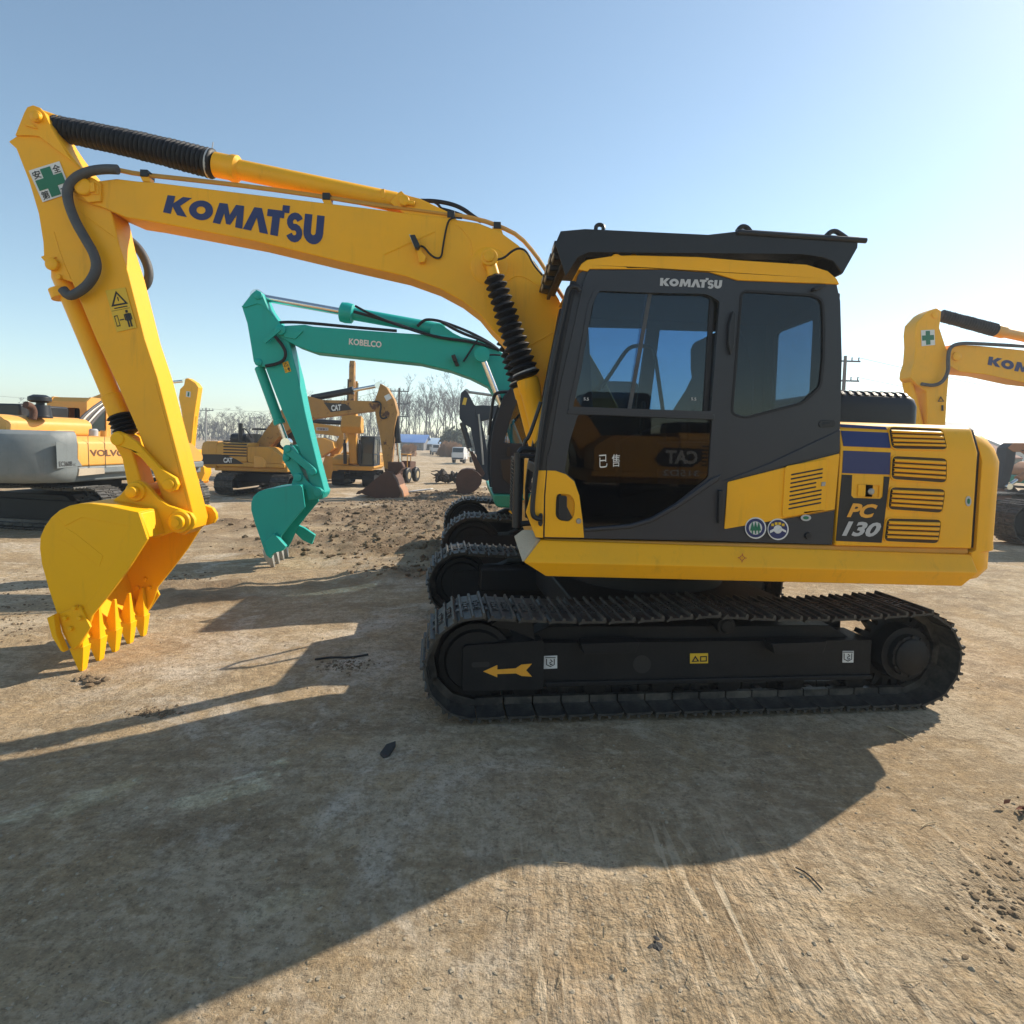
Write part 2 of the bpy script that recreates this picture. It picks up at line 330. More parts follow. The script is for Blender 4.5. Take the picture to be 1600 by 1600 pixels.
def crawler(root, fr_local, y0, width, L, H, r0, r1, n, mat_shoe, mat_frame, shoes=True, detail=True, wheels=True, side=-1, far_grouser=True):
    """belt, shoes and running gear in the machine's own axes; (ox, oy, yaw) places the crawler inside the machine"""
    ox, oy, yaw = fr_local; Mx = Matrix.Translation((ox, oy, 0)) @ Matrix.Rotation(yaw, 4, 'Z')
    path, tot = track_path(L, H, r0, r1, n); pitch = tot / n
    # chain links under the shoes
    b = MB(); yc = y0 + width / 2
    for p, d in path:
        nn = Vector((-d.y, d.x)); c = p + nn * .052
        Mr = Matrix(((d.x, 0, nn.x), (0, 1, 0), (d.y, 0, nn.y)))
        for yy in (yc - .065, yc + .065): b.obox((c.x, yy, c.y), pitch * .47, .018, .032, Mr)
        b.obox((c.x, yc, c.y), .02, .07, .02, Mr)
    if not shoes:
        sb = shoe_bm(pitch, width)
        for p, d in path:
            nn = Vector((-d.y, d.x)); q = p + nn * .022
            b.add([(q.x + d.x * x + nn.x * z, y0 + y, q.y + d.y * x + nn.y * z) for x, y, z in sb.v], sb.f)
    b.v = [tuple(Mx @ Vector(v)) for v in b.v]
    tr = b.build('track', mat_shoe, root, smooth=0)
    if shoes:
        sb = shoe_bm(pitch, width); first = None
        for p, d in path:
            nn = Vector((-d.y, d.x)); q = p + nn * .022
            o = sb.build('shoe', mat_shoe, tr, bevel=0, smooth=0) if first is None else copy_obj(first, tr)
            first = first or o
            o.matrix_local = Mx @ Matrix(((d.x, 0, nn.x, q.x), (0, 1, 0, y0), (d.y, 0, nn.y, q.y), (0, 0, 0, 1)))
    def fin(bm, name, mat, parent=root, bevel=.006):
        bm.v = [tuple(Mx @ Vector(v)) for v in bm.v]; return bm.build(name, mat, parent, bevel=bevel)
    xf, xr = -L / 2 + r0, L / 2 - r1; ri, rs = r0 - .105, r1 - .105
    # side frame: box girder with a sloping top, nose guard
    b = MB(); fy0, fy1 = y0 + width * .22, y0 + width * .80
    b.plate([(xf + r0 * 1.2, .17), (xr - r1 * .72, .17), (xr - r1 * .72, H * .64), (xf + r0 * 1.2, H * .66)], fy0 + .02, fy1)
    b.plate([(xf + r0 * .8, H * .64), (xr - r1, H * .62), (xr - r1 * 1.5, H * .76), (xf + r0 * 1.4, H * .78)], fy0 + .09, fy1 - .05)
    b.box(xf + r0 * 1.3, xr - r1 * .72, fy0 - .004, fy0 + .03, .165, .195)
    fin(b, 'track_frame', mat_frame)
    b = MB(); b.plate(rounded([(xf - .08, .155), (xf + r0 * 1.25, .155), (xf + r0 * 1.25, H * .70), (xf - .08, H * .66)], .03), fy0 - .012, fy1 - .02)
    fin(b, 'idler_guard', mat_frame)
    if wheels:
        b = MB(); b.rev((xf, y0 + width * .25, r0), (xf, y0 + width * .75, r0), [(0, ri * .35), (0, ri * .8), (.08, ri * .86), (.1, ri), (.35, ri), (.36, ri + .04), (.64, ri + .04), (.65, ri), (.9, ri), (.92, ri * .86), (1, ri * .8), (1, ri * .35)], 28); fin(b, 'idler', mat_frame, bevel=0)
        b = MB(); T = 21; outer = []
        for k in range(T):
            a = 360 * k / T
            for da, rr in ((-6.5, rs * .95), (-3, rs + .055), (3, rs + .055), (6.5, rs * .95)): outer.append((xr + rr * math.cos(R(a + da)), r1 + rr * math.sin(R(a + da))))
        b.plate(outer, yc - .03, yc + .03)
        b.rev((xr, y0 + width * .10, r1), (xr, yc, r1), [(0, rs * .48), (.04, rs * .53), (.10, rs * .53), (.12, rs * .60), (.3, rs * .62), (.32, rs * .8), (1, rs * .84)], 32)
        for k in range(12):
            a = R(30 * k); cx, cz = xr + rs * .57 * math.cos(a), r1 + rs * .57 * math.sin(a); b.cyl((cx, y0 + width * .155, cz), (cx, y0 + width * .13, cz), .012, seg=6)
        fin(b, 'sprocket', mat_frame, bevel=0)
        if detail:
            nr = 6
            for k in range(nr):
                x = xf + r0 * .95 + (xr - xf - r0 * .95 - r1 * .9) * k / (nr - 1); b = MB()
                b.rev((x, y0 + width * .33, .135), (x, y0 + width * .7, .135), [(0, .03), (.05, .045), (.1, .075), (.3, .075), (.31, .06), (.69, .06), (.7, .075), (.9, .075), (1, .04)], 18); fin(b, 'track_roller', mat_frame, bevel=0)
            for x in (xf + (xr - xf) * .56,):
                b = MB(); b.rev((x, y0 + width * .24, H - .135), (x, y0 + width * .75, H - .135), [(0, .028), (.01, .038), (.06, .045), (.07, .058), (.8, .058), (1, .04)], 18); fin(b, 'carrier_roller', mat_frame, bevel=0)
    return tr, Mx

def bellows(p0, p1, r0, r1, n, amp, seg=20, sag=0.0, jit=.15):
    """concertina rubber boot between two points"""
    rnd = random.Random(int(n * 1000 + r0 * 1e4)); prof = [(0, r0 * .8)]
    for i in range(n):
        t = i / n; r = r0 + (r1 - r0) * t; a = amp * (1 + rnd.uniform(-jit, jit))
        prof += [(t + .02 / n, r - a), (t + .38 / n, r + a * .8), (t + .5 / n, r + a), (t + .62 / n, r + a * .8)]
    prof += [(1, r1 - amp), (1, r1 * .8)]
    b = MB(); b.rev(p0, p1, prof, seg)
    ax = (Vector(p1) - Vector(p0)); L2 = ax.length_squared; out = []
    for v in b.v:
        p = Vector(v); t = (p - Vector(p0)).dot(ax) / L2; p.z -= sag * math.sin(math.pi * min(max(t, 0), 1)); k = math.sin(p.x * 91 + p.z * 57) * amp * .12; out.append((p.x + k, p.y + k, p.z))
    b.v = out; return b
def pin(b, p, y0, y1, r, seg=20, lip=True):
    b.rev((p[0], y0, p[1]), (p[0], y1, p[1]), [(0, r * .8), (.02, r)] + [(.98, r), (1, r * .8)], seg)

# ================================================================== the main excavator
U = Fr(1.07, 4.78, R(2.5))
main = thing('excavator', U, 'freshly painted yellow excavator with charcoal cab and black roof guard in the foreground', 'excavator', 'excavators parked in the yard')
YL = M['yellow']
# --- crawlers (turned a little against the upper body)
T0 = Vector((1.228, 3.543, 0)); tl = T0 - U.o; tox, toy, tyaw = tl.dot(U.ex), tl.dot(U.ey), .1288 - U.yaw
TF = Fr(T0.x, T0.y, .1288)
TL, THH, TR0, TR1 = 3.46, .65, .325, .325
near_tr, TM = crawler(main, (tox, toy, tyaw), 0, .5, TL, THH, TR0, TR1, 43, M['shoe'], M['trackblack'])
crawler(main, (tox, toy, tyaw), 1.99, .5, TL, THH, TR0, TR1, 43, M['shoe'], M['trackblack'])
def tbuild(b, name, mat, parent=main, bevel=.004):
    b.v = [tuple(TM @ Vector(v)) for v in b.v]; return b.build(name, mat, parent, bevel=bevel)
b = MB(); b.box(-.75, .75, .45, 2.05, .36, .60); b.box(-1.25, -.6, .40, .62, .3, .5); b.box(.6, 1.15, .40, .62, .3, .5); b.box(-1.25, -.6, 1.87, 2.09, .3, .5); b.box(.6, 1.15, 1.87, 2.09, .3, .5)
b.cyl((0, 1.245, .58), (0, 1.245, .70), .62, seg=40); tbuild(b, 'undercarriage', M['trackblack'], bevel=.015)
b = MB(); b.cyl((0, 1.245, .69), (0, 1.245, .90), .52, seg=40); tbuild(b, 'swing_bearing', M['trackblack'])
for x0, x1 in ((908, 1000), (1206, 1293)):                      # step brackets on the track frame
    b = MB(); p = TF.P([(x0, 1006), (x0 + 4, 1022), (x1 - 6, 1020), (x1, 1003)], .03); b.plate(p, .03, .13); tbuild(b, 'step', M['trackblack'])
b = MB(); b.plate(TF.P([(767, 977), (782, 966), (832, 964), (836, 1000), (800, 985)], .10), .1, .2); tbuild(b, 'track_guard', M['trackblack'])
def tsticker(name, mat, pts, w, parent=main):
    b = MB(); b.plate(TF.P(pts, w), w - .003, w); return tbuild(b, name, mat, parent, bevel=0)
wg = .5 * .22 - .012
tsticker('travel_arrow', M['orange'], [(755, 1049), (777, 1039), (777, 1046), (806, 1044), (815, 1038), (831, 1037), (822, 1047), (831, 1057), (815, 1056), (806, 1052), (777, 1053), (777, 1058)], wg)
b = MB(); b.plate(TF.P(rounded([(737, 1035), (765, 1034), (765, 1042), (737, 1043)], 3.5), wg), wg - .001, wg + .002); tbuild(b, 'slot', M['ink'], bevel=0)
wb = .5 * .22 + .02
b = MB(); b.plate(TF.P(ellipse_px(1003, 1038, 14, 14), wb), wb - .001, wb + .003); tbuild(b, 'access_hole', M['ink'], bevel=0)
for cx in (860, 1325):
    tsticker('lifting_point_sticker', M['white'], [(cx - 10.5, 1025), (cx + 10.5, 1024), (cx + 10.5, 1044), (cx - 10.5, 1045)] if cx < 1000 else [(cx - 8.5, 1017), (cx + 8.5, 1017), (cx + 8, 1035), (cx - 9, 1035)], wb)
    cy = 1034.5 if cx < 1000 else 1026; b = MB(); q = lambda dx, dy: TF.at(cx + dx, cy + dy, wb - .006)
    b.ribbon([q(-6, -5), q(-6, 4), q(0, 7), q(6, 4), q(6, -5)], wb - .006, .006); b.ribbon([q(0, -4), q(3, -1), q(-1, 1), q(0, 4), q(3, 3)], wb - .0065, .007); b.ribbon([q(-8, -7), q(8, -7)], wb - .007, .005)
    tbuild(b, 'hook_symbol', M['ink'], bevel=0)
tsticker('warning_label', M['warn'], [(1078, 1021), (1106, 1020.5), (1106, 1036), (1078, 1036.5)], wb)
b = MB(); b.plate(TF.P([(1080, 1034), (1086, 1024), (1092, 1033)], wb), wb - .006, wb - .004, [TF.P([(1083, 1032.5), (1086, 1027.5), (1089, 1032)], wb)]); b.plate(TF.P([(1093.5, 1025), (1104, 1024.5), (1104, 1033), (1093.5, 1033.5)], wb), wb - .006, wb - .004, [TF.P([(1095, 1026.5), (1102.5, 1026), (1102.5, 1031.5), (1095, 1032)], wb)]); tbuild(b, 'pictogram', M['ink'], bevel=0)

# --- boom
BW = .135
boom_px = [(150, 283), (182, 279), (215, 283), (240, 284.5), (400, 304), (562, 323.5), (700, 341), (747, 348), (780, 361), (810, 383), (835, 408), (852, 432), (872, 465), (897, 510), (938, 580), (968, 640), (985, 700), (965, 735), (925, 742), (900, 735), (880, 700), (862, 650), (843, 612), (822, 580), (800, 550), (785, 531), (770, 516), (750, 491.5), (722, 470), (685, 450), (635, 432), (560, 415), (525, 407), (400, 377), (230, 345), (197, 340), (160, 324), (140, 318), (122, 310), (110, 296), (116, 282), (132, 274)]
b = MB(); b.plate(U.P(boom_px, -BW), -BW, BW); boom = b.build('boom', YL, main, bevel=.008)
b = MB(); b.plate(U.P([(120, 300), (134, 274), (150, 281), (160, 288), (160, 316), (140, 318)], -BW), -BW - .022, -BW + .005)
pn = U.at(135, 295, -BW); pin(b, pn, -BW - .05, BW + .05, .062, 24); b.build('boom_nose', YL, boom, bevel=.006)
b = MB(); b.plate(U.P([(146, 289), (153, 288), (154, 303), (147, 304)], -BW), -BW - .045, -BW - .01); b.plate(U.P([(151, 288), (158, 293), (158, 306), (138, 305), (150, 303)], -BW), -BW - .03, -BW - .018); b.build('pin_lock', YL, boom, bevel=.003)
pc = U.at(764, 405, -BW - .17); b = MB()
b.rev((pc[0], -BW - .012, pc[1]), (pc[0], -BW + .01, pc[1]), [(0, .125), (.4, .14), (1, .15)], 40); pin(b, pc, -BW - .232, BW + .232, .044, 24); b.build('boom_cylinder_pin', YL, boom, bevel=0)
b = MB(); b.rev((pc[0], -BW - .240, pc[1]), (pc[0], -BW - .225, pc[1]), [(0, .032), (.2, .036), (1, .036)], 24); b.build('pin_cap', YL, boom, bevel=0)
# weld seams on the side plate
b = MB()
for pts in ([(712, 351), (727, 362), (736, 378), (737, 398)], [(795, 438), (805, 431), (820, 432), (840, 446), (850, 456)], [(600, 398), (640, 380), (680, 362)], [(822, 543), (850, 528), (868, 517)]):
    b.tube([U.p3(x, y, -BW + .001) for x, y in pts], .006, 6, 2)
b.build('weld_seam', YL, boom)
# steel pipes along the back of the boom with clamps
b = MB()
for k, w in enumerate((-.10, -.06)):
    b.tube([U.p3(x, y - k * 2, w) for x, y in ((182, 266), (215, 273), (300, 282), (400, 293.5), (510, 309), (570, 319), (640, 327), (700, 335), (750, 344), (782, 355), (812, 370), (838, 400), (856, 428), (880, 466))], .013, 8, 1)
pipes = b.build('boom_pipe', M['yellow_old'], main)
for x, y in ((228, 272), (511, 308), (705, 336), (777, 353)):
    b = MB(); X, Z = U.at(x, y, -.1); b.box(X - .028, X + .028, -.13, -.03, Z - .028, Z + .022); b.build('pipe_clamp', M['black'], pipes, bevel=.004)
    b = MB(); b.plate(U.P([(x - 8, y + 3), (x + 6, y + 5), (x + 9, y + 14), (x - 3, y + 13)], -.1), -.12, -.05); b.build('pipe_bracket', YL, boom, bevel=.003)
decal('lettering', M['blue'], boom, U, [(263, 301), (508, 327.5), (503, 388), (254, 334)], -BW - .003, logo2d())
# work lamp on the boom side with its cable
b = MB(); b.plate(U.P([(641, 370), (649, 369), (657, 386), (653, 392), (648, 388)], -BW - .05), -BW - .09, -BW - .02); lamp = b.build('work_lamp', M['black'], main, bevel=.005)
b = MB(); b.plate(U.P([(652, 390), (659, 390), (660, 396), (667, 404), (664, 412), (656, 413), (654, 402)], -BW), -BW - .05, -BW - .005); b.build('lamp_bracket', YL, lamp, bevel=.003)
b = MB(); b.plate(U.P([(640, 369), (642, 368.5), (650, 388), (648.5, 389)], -BW - .05), -BW - .088, -BW - .024); b.build('lens', M['lens'], lamp, bevel=0)
b = MB(); b.tube([U.p3(x, y, -BW - .02) for x, y in ((657, 384), (663, 386), (672, 398), (682, 404), (690, 402), (692, 385), (699, 347), (706, 340), (722, 341))], .007, 6, 2); b.build('cable', M['rubber'], lamp)

# --- arm cylinder lying on the boom
AW_ = .157; b = MB()
b.rev(U.p3(337, 257.5, 0), U.p3(628, 318, 0), [(0, .075), (.002, .09), (.075, .09), (.09, .098), (.115, .098), (.13, .073), (.97, .073), (1, .05)], 28); ac = b.build('arm_cylinder', YL, main)
b = MB(); b.cyl(U.p3(60, 181, 0), U.p3(100, 195, 0), .05); pin(b, U.at(54, 180, -AW_), -.1, .1, .04); b.build('rod_eye', M['yellow'], ac)
bellows(U.p3(85, 200, 0), U.p3(335, 257, 0), .080, .100, 34, .011, 22, sag=-.012).build('rubber_boot', M['rubber'], ac, smooth=60)
b = MB(); b.rev(U.p3(328, 255.5, 0), U.p3(332, 256.4, 0), [(0, .107), (1, .107)], 28); b.build('hose_band', M['silver'], ac)
b = MB(); b.cyl(U.p3(330, 242, 0), U.p3(333, 222, 0), .004, seg=6); b.build('band_tail', M['silver'], ac)
b = MB(); b.plate(U.P([(609, 316), (622, 301), (627, 298), (632, 303), (640, 306), (656, 310), (700, 331), (716, 345), (640, 340)], -.10), -.10, -.075); b.plate(U.P([(609, 316), (622, 301), (627, 298), (632, 303), (640, 306), (656, 310), (700, 331), (716, 345), (640, 340)], -.10), .075, .10)
pin(b, U.at(632, 315, -.1), -.135, .13, .04); b.build('cylinder_bracket', YL, boom, bevel=.004)
b = MB(); b.plate(U.P([(595, 296), (601, 295), (602, 309), (597, 311)], -.07), -.075, -.05); b.build('cylinder_port', YL, ac, bevel=.002); b = MB(); b.cyl(U.p3(632, 316, -.12), U.p3(648, 318, -.12), .018); b.build('cylinder_port', YL, ac, bevel=.002)
for pts, r in ([[(646, 318), (652, 313), (664, 312), (682, 316), (690, 327), (705, 335)], .010], [[(650, 316), (668, 313), (700, 317), (722, 325), (742, 340), (752, 346)], .017], [[(690, 327), (706, 331), (722, 337)], .016]):
    b = MB(); b.tube([U.p3(x, y, -.03) for x, y in pts], r, 8, 2); b.build('hydraulic_hose', M['rubber'], ac)
# --- boom cylinders with concertina boots, one each side of the boom
for w in (-BW - .17, BW + .17):
    f = lambda x, y: Vector((*[U.at(x, y, -BW - .17)[0]], w, U.at(x, y, -BW - .17)[1]))
    b = MB(); b.rev(f(824, 592), f(862, 742), [(0, .075), (.01, .082), (.12, .082), (.14, .075), (.5, .075), (1, .07)], 24); bc = b.build('boom_cylinder', YL, main)
    b = MB(); b.cyl(f(766, 408), f(772, 432), .04, .045); b.rev((f(764.5, 404.5) - Vector((0, .055, 0))), (f(764.5, 404.5) + Vector((0, .055, 0))), [(0, .055), (.05, .062), (.95, .062), (1, .055)], 24); b.build('rod_eye', YL, bc)
    bellows(f(771, 431), f(823, 590), .062, .092, 15, .017, 22).build('rubber_boot', M['rubber'], bc, smooth=25)
    b = MB(); b.rev(f(819.5, 580), f(821, 584), [(0, .092), (1, .092)], 24); b.rev(f(772.5, 434), f(773.2, 436.5), [(0, .052), (1, .052)], 24); b.build('hose_band', M['silver'], bc)
b = MB(); b.tube([U.p3(x, y, -BW - .2) for x, y in ((776, 406), (788, 403), (800, 392), (812, 387), (824, 393), (834, 414), (848, 430))], .008, 6, 2); b.build('grease_hose', M['rubber'], boom)

# --- arm
AW = .112
arm_px = [(54, 168), (64, 171), (72, 179), (78, 192), (88, 210), (100, 228), (118, 252), (135, 272), (150, 284), (165, 310), (175, 335), (185, 380), (200, 427), (226, 530), (246, 590), (304, 812), (301, 826), (288, 836), (272, 832), (258, 790), (216, 675), (183, 600), (150, 530), (125, 470), (112, 440), (98, 436), (84, 428), (72, 416), (68, 402), (67, 378), (60, 334), (45, 283), (25, 232), (13, 221), (25, 213), (33, 196), (41, 178), (46, 170)]
b = MB(); b.plate(U.P(arm_px, -AW), -AW, AW); arm = b.build('arm', YL, main, bevel=.007)
b = MB(); b.plate(U.P([(54, 166), (65, 170), (72, 178), (84, 204), (108, 243), (126, 264), (112, 252), (62, 214), (45, 213), (26, 213), (40, 178), (45, 169)], -AW), -AW - .016, -AW + .002); pin(b, U.at(54, 180, -AW - .045), -AW - .045, AW + .02, .042); pin(b, U.at(55, 180, -AW - .06), -AW - .06, -AW - .03, .026)
b.plate(U.P([(41, 195), (56, 197), (62, 204), (44, 199)], -AW), -AW - .03, -AW - .014); b.build('arm_head', YL, arm, bevel=.004)
b = MB(); b.tube([U.p3(x, y, -AW) for x, y in ((125, 331), (150, 350), (180, 372))], .004, 6, 1); b.tube([U.p3(x, y, -AW) for x, y in ((84, 362), (95, 400), (111, 437))], .004, 6, 1); b.tube([U.p3(x, y, -AW + .001) for x, y in ((243, 600), (298, 806))], .006, 6, 0); b.build('weld_seam', YL, arm)
b = MB(); pin(b, U.at(84, 414, -AW), -AW - .035, AW + .035, .046); pin(b, U.at(93, 433, -AW), -AW - .02, -AW + .02, .02); b.plate(U.P([(65, 402), (70, 400), (90, 402), (72, 410)], -AW), -AW - .012, -AW); b.build('arm_lug', YL, arm, bevel=.003)
safety_sticker(arm, U, [(45, 267), (93, 252), (112, 301), (67, 316)], -AW - .004)
warning_label(arm, U, [(165, 454), (196, 449), (214, 512), (183, 519)], -AW - .004)
# wrapped hoses from the boom round to the arm
b = MB(); b.tube([U.p3(x, y, -AW - .07) for x, y in ((184, 265), (165, 264), (140, 267), (118, 277), (105, 294), (106, 315), (117, 345), (135, 376), (148, 398), (152, 420), (140, 443), (124, 456), (108, 464), (98, 452))], .034, 12, 2)
o = b.build('wrapped_hose', M['hose'], main)
b = MB(); b.tube([U.p3(x, y, AW + .10) for x, y in ((175, 360), (205, 376), (222, 395), (233, 420), (232, 440), (222, 452), (205, 440))], .034, 12, 2); b.build('wrapped_hose', M['hose'], main)
# bucket cylinder behind the arm
f = lambda x, y: U.p3(x, y, 0)
b = MB(); b.rev(f(92, 422), f(187, 648), [(0, .05), (.04, .066), (.86, .066), (.865, .075), (1, .075)], 24); kc = b.build('bucket_cylinder', YL, main)
b = MB(); b.cyl(f(96, 452), f(100, 466), .085, .08); b.build('cylinder_port', YL, kc)
bellows(f(187, 648), f(200, 679), .082, .075, 5, .015, 20).build('rubber_boot', M['rubber'], kc, smooth=25)
# --- bucket links
lw = -AW - .04
for s in (-1, 1):
    b = MB(); pts = U.P([(179, 676), (186, 673.5), (199, 679), (215, 690), (235, 712), (255, 733), (276, 747), (280, 757), (276, 766), (266, 769), (257, 764), (240, 735), (222, 715), (203, 702), (188, 699), (178, 694), (175, 685)], lw)
    b.plate(pts, min(s * (AW + .015), s * (AW + .06)), max(s * (AW + .015), s * (AW + .06))); pin(b, U.at(186, 686, lw), s * (AW + .07) if s < 0 else AW, -AW if s < 0 else AW + .07, .05); pin(b, U.at(266, 757, lw), s * (AW + .075) if s < 0 else AW, -AW if s < 0 else AW + .075, .042)
    b.build('link_arm', M['yellow_deep'], main, bevel=.006)
b = MB(); b.plate(U.P([(186, 674), (200, 682), (222, 757), (228, 776), (210, 782), (200, 765), (190, 715), (178, 694)], -.09), -.09, .09); b.build('bucket_link', M['yellow_deep'], main, bevel=.01)

# --- bucket
BY = M['yellow_deep']; kw = .42
side_px = [(218, 800), (232, 842), (200, 892), (168, 934), (145, 962), (139, 985), (124, 1012), (112, 1010), (99, 985), (90, 956), (78, 920), (67, 880), (64, 856), (65, 838), (72, 822), (82, 808), (95, 797), (110, 790), (126, 786.5), (142, 786), (172, 790)]
sp = U.P(side_px, -kw)
lip = sp[7]; b = MB(); shell = [sp[0]] + sp[:0:-1][0:14]                       # outline from the top corner back round to the lip
shell = [sp[0], sp[20], sp[19], sp[18], sp[17], sp[16], sp[15], sp[14], sp[13], sp[12], sp[11], sp[10], sp[9], sp[8], sp[7]]
cen = (sum(p[0] for p in sp) / len(sp), sum(p[1] for p in sp) / len(sp)); inn = []
for i, p in enumerate(shell):
    a = Vector(shell[max(i - 1, 0)]); c = Vector(shell[min(i + 1, len(shell) - 1)]); d = (c - a).normalized(); n = Vector((-d.y, d.x)); 
    if n.dot(Vector(cen) - Vector(p)) < 0: n = -n
    inn.append((p[0] + n.x * .022, p[1] + n.y * .022))
b.plate(shell + inn[::-1], -kw + .004, kw - .004); bucket = b.build('bucket', BY, main, bevel=.004)
for s in (-1, 1):
    b = MB(); b.plate(sp, s * kw - .011, s * kw + .011)
    # raised rim plate along the open edge and heel
    rim = U.P([(218, 800), (232, 842), (200, 892), (168, 934), (145, 962), (139, 985), (124, 1012), (112, 1010), (99, 985), (112, 990), (126, 960), (160, 915), (204, 822), (130, 808), (103, 822), (92, 806), (110, 791), (142, 787), (172, 790.5)], -kw)
    b.plate(rim, s * (kw + .008) - .007, s * (kw + .008) + .007)
    b.plate(U.P([(104, 824), (118, 832), (163, 868), (157, 885), (104, 845), (90, 840)], -kw), s * (kw + .008) - .006, s * (kw + .008) + .006)
    b.build('side_plate', BY, bucket, bevel=.003)
    b = MB(); b.plate(U.P([(87, 960), (97, 955), (101, 985), (113, 1013), (108, 1011), (95, 990)], -kw), s * (kw + .05) - .035, s * (kw + .05) + .02); b.plate(U.P([(96, 957), (130, 945), (146, 978), (128, 1005), (118, 1014), (106, 985)], -kw), s * (kw + .024) - .01, s * (kw + .024) + .012)
    for px, py in ((123, 947), (131, 963), (117, 979), (109, 963)): x, z = U.at(px, py, -kw); b.cyl((x, s * (kw + .02), z), (x, s * (kw + .058), z), .017, seg=8); b.cyl((x, s * (kw - .03), z), (x, s * (kw), z), .02, seg=8)
    b.build('side_cutter', BY, bucket, bevel=.004)
x0 = U.P([(172, 791), (218, 801), (232, 841), (205, 842)], -kw); b = MB(); b.plate(x0, -kw + .012, kw - .012); b.build('torque_tube', BY, bucket, bevel=.012)
br_px = [(172, 786), (178, 780), (188, 773), (200, 758), (206, 753), (213, 751), (222, 753), (229, 759), (237, 768), (248, 780), (262, 790), (285, 798), (297, 802), (303, 811), (304, 820), (299, 828), (286, 831), (268, 832), (252, 838), (240, 841), (232, 838), (222, 800), (195, 795)]
for s in (-1, 1):
    b = MB(); b.plate(U.P(br_px, -.20), min(s * .155, s * .20), max(s * .155, s * .20)); p = U.at(281, 815, -.2); q = U.at(213, 768, -.2)
    b.rev((p[0], s * .19, p[1]), (p[0], s * .225, p[1]), [(0, .085), (.6, .085), (1, .075)], 24); b.rev((p[0], s * .19, p[1]), (p[0], s * .265, p[1]), [(0, .055), (.95, .055), (1, .05)], 24); b.rev((p[0], s * .19, p[1]), (p[0], s * .272, p[1]), [(0, .036), (1, .034)], 24)
    b.rev((q[0], s * .19, q[1]), (q[0], s * .225, q[1]), [(0, .075), (1, .07)], 24); b.rev((q[0], s * .19, q[1]), (q[0], s * .28, q[1]), [(0, .042), (.95, .042), (1, .036)], 24)
    b.build('bucket_ear', BY, bucket, bevel=.005)
b = MB(); pin(b, U.at(281, 815, -.2), -.2, .2, .05); pin(b, U.at(213, 768, -.2), -.2, .2, .05); b.build('bucket_pin', BY, bucket)
# teeth: adapter welded on the lip and a wedge tip
lipx, lipz = U.at(118, 1000, -kw); tipx, tipz = U.at(130, 1048, -kw + .04); dv = Vector((tipx - lipx, 0, tipz - lipz)); n = Vector((dv.z, 0, -dv.x)).normalized()
if n.x < 0: n = -n
for k in range(5):
    y = -kw + .04 + (2 * kw - .08) * k / 4; A0 = Vector((lipx, y, lipz)) - dv * .75 + n * .035; A1 = Vector((lipx, y, lipz)) + dv * .25; B1 = Vector((lipx, y, lipz)) + dv * 1.0
    def sec(c, hw, ht): return [tuple(c + Vector((0, -hw, 0)) + n * ht), tuple(c + Vector((0, hw, 0)) + n * ht), tuple(c + Vector((0, hw, 0)) - n * ht), tuple(c + Vector((0, -hw, 0)) - n * ht)]
    b = MB(); b.loft([sec(A0, .012, .01), sec(Vector((lipx, y, lipz)) - dv * .1 + n * .005, .026, .036), sec(A1, .038, .042)]); ad = b.build('tooth_adapter', BY, bucket, bevel=.004)
    b = MB(); b.loft([sec(A1 - dv * .02, .044, .05), sec(A1 + dv * .3, .038, .034), sec(B1 - dv * .06, .030, .013), sec(B1, .022, .008)]); b.build('tooth', BY, bucket, bevel=.004)

# --- upper body: side sills, deck, engine housing, counterweight
SW = -1.20
def side_w(z):                                                   # the housing leans inwards above eye level
    return SW - .012 if z < ZCR else SW - .012 + (z - ZCR) * .42
ZCR = U.at(1350, 702, SW)[1]
def UH(px, py):                                                  # photo point on the leaning side of the housing
    w = SW - .012
    for _ in range(5): X, Z = U.at(px, py, w); w = side_w(Z)
    return X, Z
zc = U.at(1400, 711, SW)[1]; ztop = U.at(1400, 661, SW + .08)[1]; zbot = U.at(1400, 853, SW)[1]
# sill: upper face leaning out, lower face tucked in
tops = [(845, 843.5), (1517, 866.5)]; mids = [(817.5, 878.5), (1529, 895)]; bots = [(853, 900.5), (1503, 916)]
def sill(sgn, mat=YL):
    L0 = []
    for i in (0, 1):
        t = U.at(*tops[i], SW); m_ = U.at(*mids[i], SW - .07); bt = U.at(*bots[i], SW - .02)
        L0.append([(t[0], sgn * -SW * -1 if False else sgn * abs(SW), t[1]), (m_[0], sgn * abs(SW - .07), m_[1]), (bt[0], sgn * abs(SW - .02), bt[1]), (bt[0], sgn * .9, bt[1]), (t[0], sgn * .9, t[1])])
    b = MB(); b.loft(L0); return b
for s in (-1, 1): sl = sill(s).build('side_sill', YL, main, bevel=.006)
b = MB(); pts = [(803, 838), (816, 828), (828, 829.5), (838, 843), (816, 877.5)]
fr_ = [U.at(x, y, w) for (x, y), w in zip(pts, (SW + .12, SW + .14, SW + .10, SW + .01, SW - .06))]
b.loft([[(p[0], w, p[1]) for p, w in zip(fr_, (SW + .12, SW + .14, SW + .10, SW + .01, SW - .066))], [(p[0] + .03, w + .01, p[1]) for p, w in zip(fr_, (SW + .12, SW + .14, SW + .10, SW + .01, SW - .06))]])
b.build('sill_end_film', M['tape'], main, bevel=.003)
xl = U.at(842, 840, SW)[0]; xr = U.at(1516, 860, SW)[0]; b = MB()
b.box(xl + .02, xr - .02, SW + .06, -SW - .06, .86, zbot - .02); b.box(xl + .03, xr, SW + .01, -SW - .01, zbot - .045, zbot - .006); b.build('deck', M['yellow_old'], main, bevel=.01)
b = MB(); x0, z0 = U.at(1158, 871, SW - .04); 
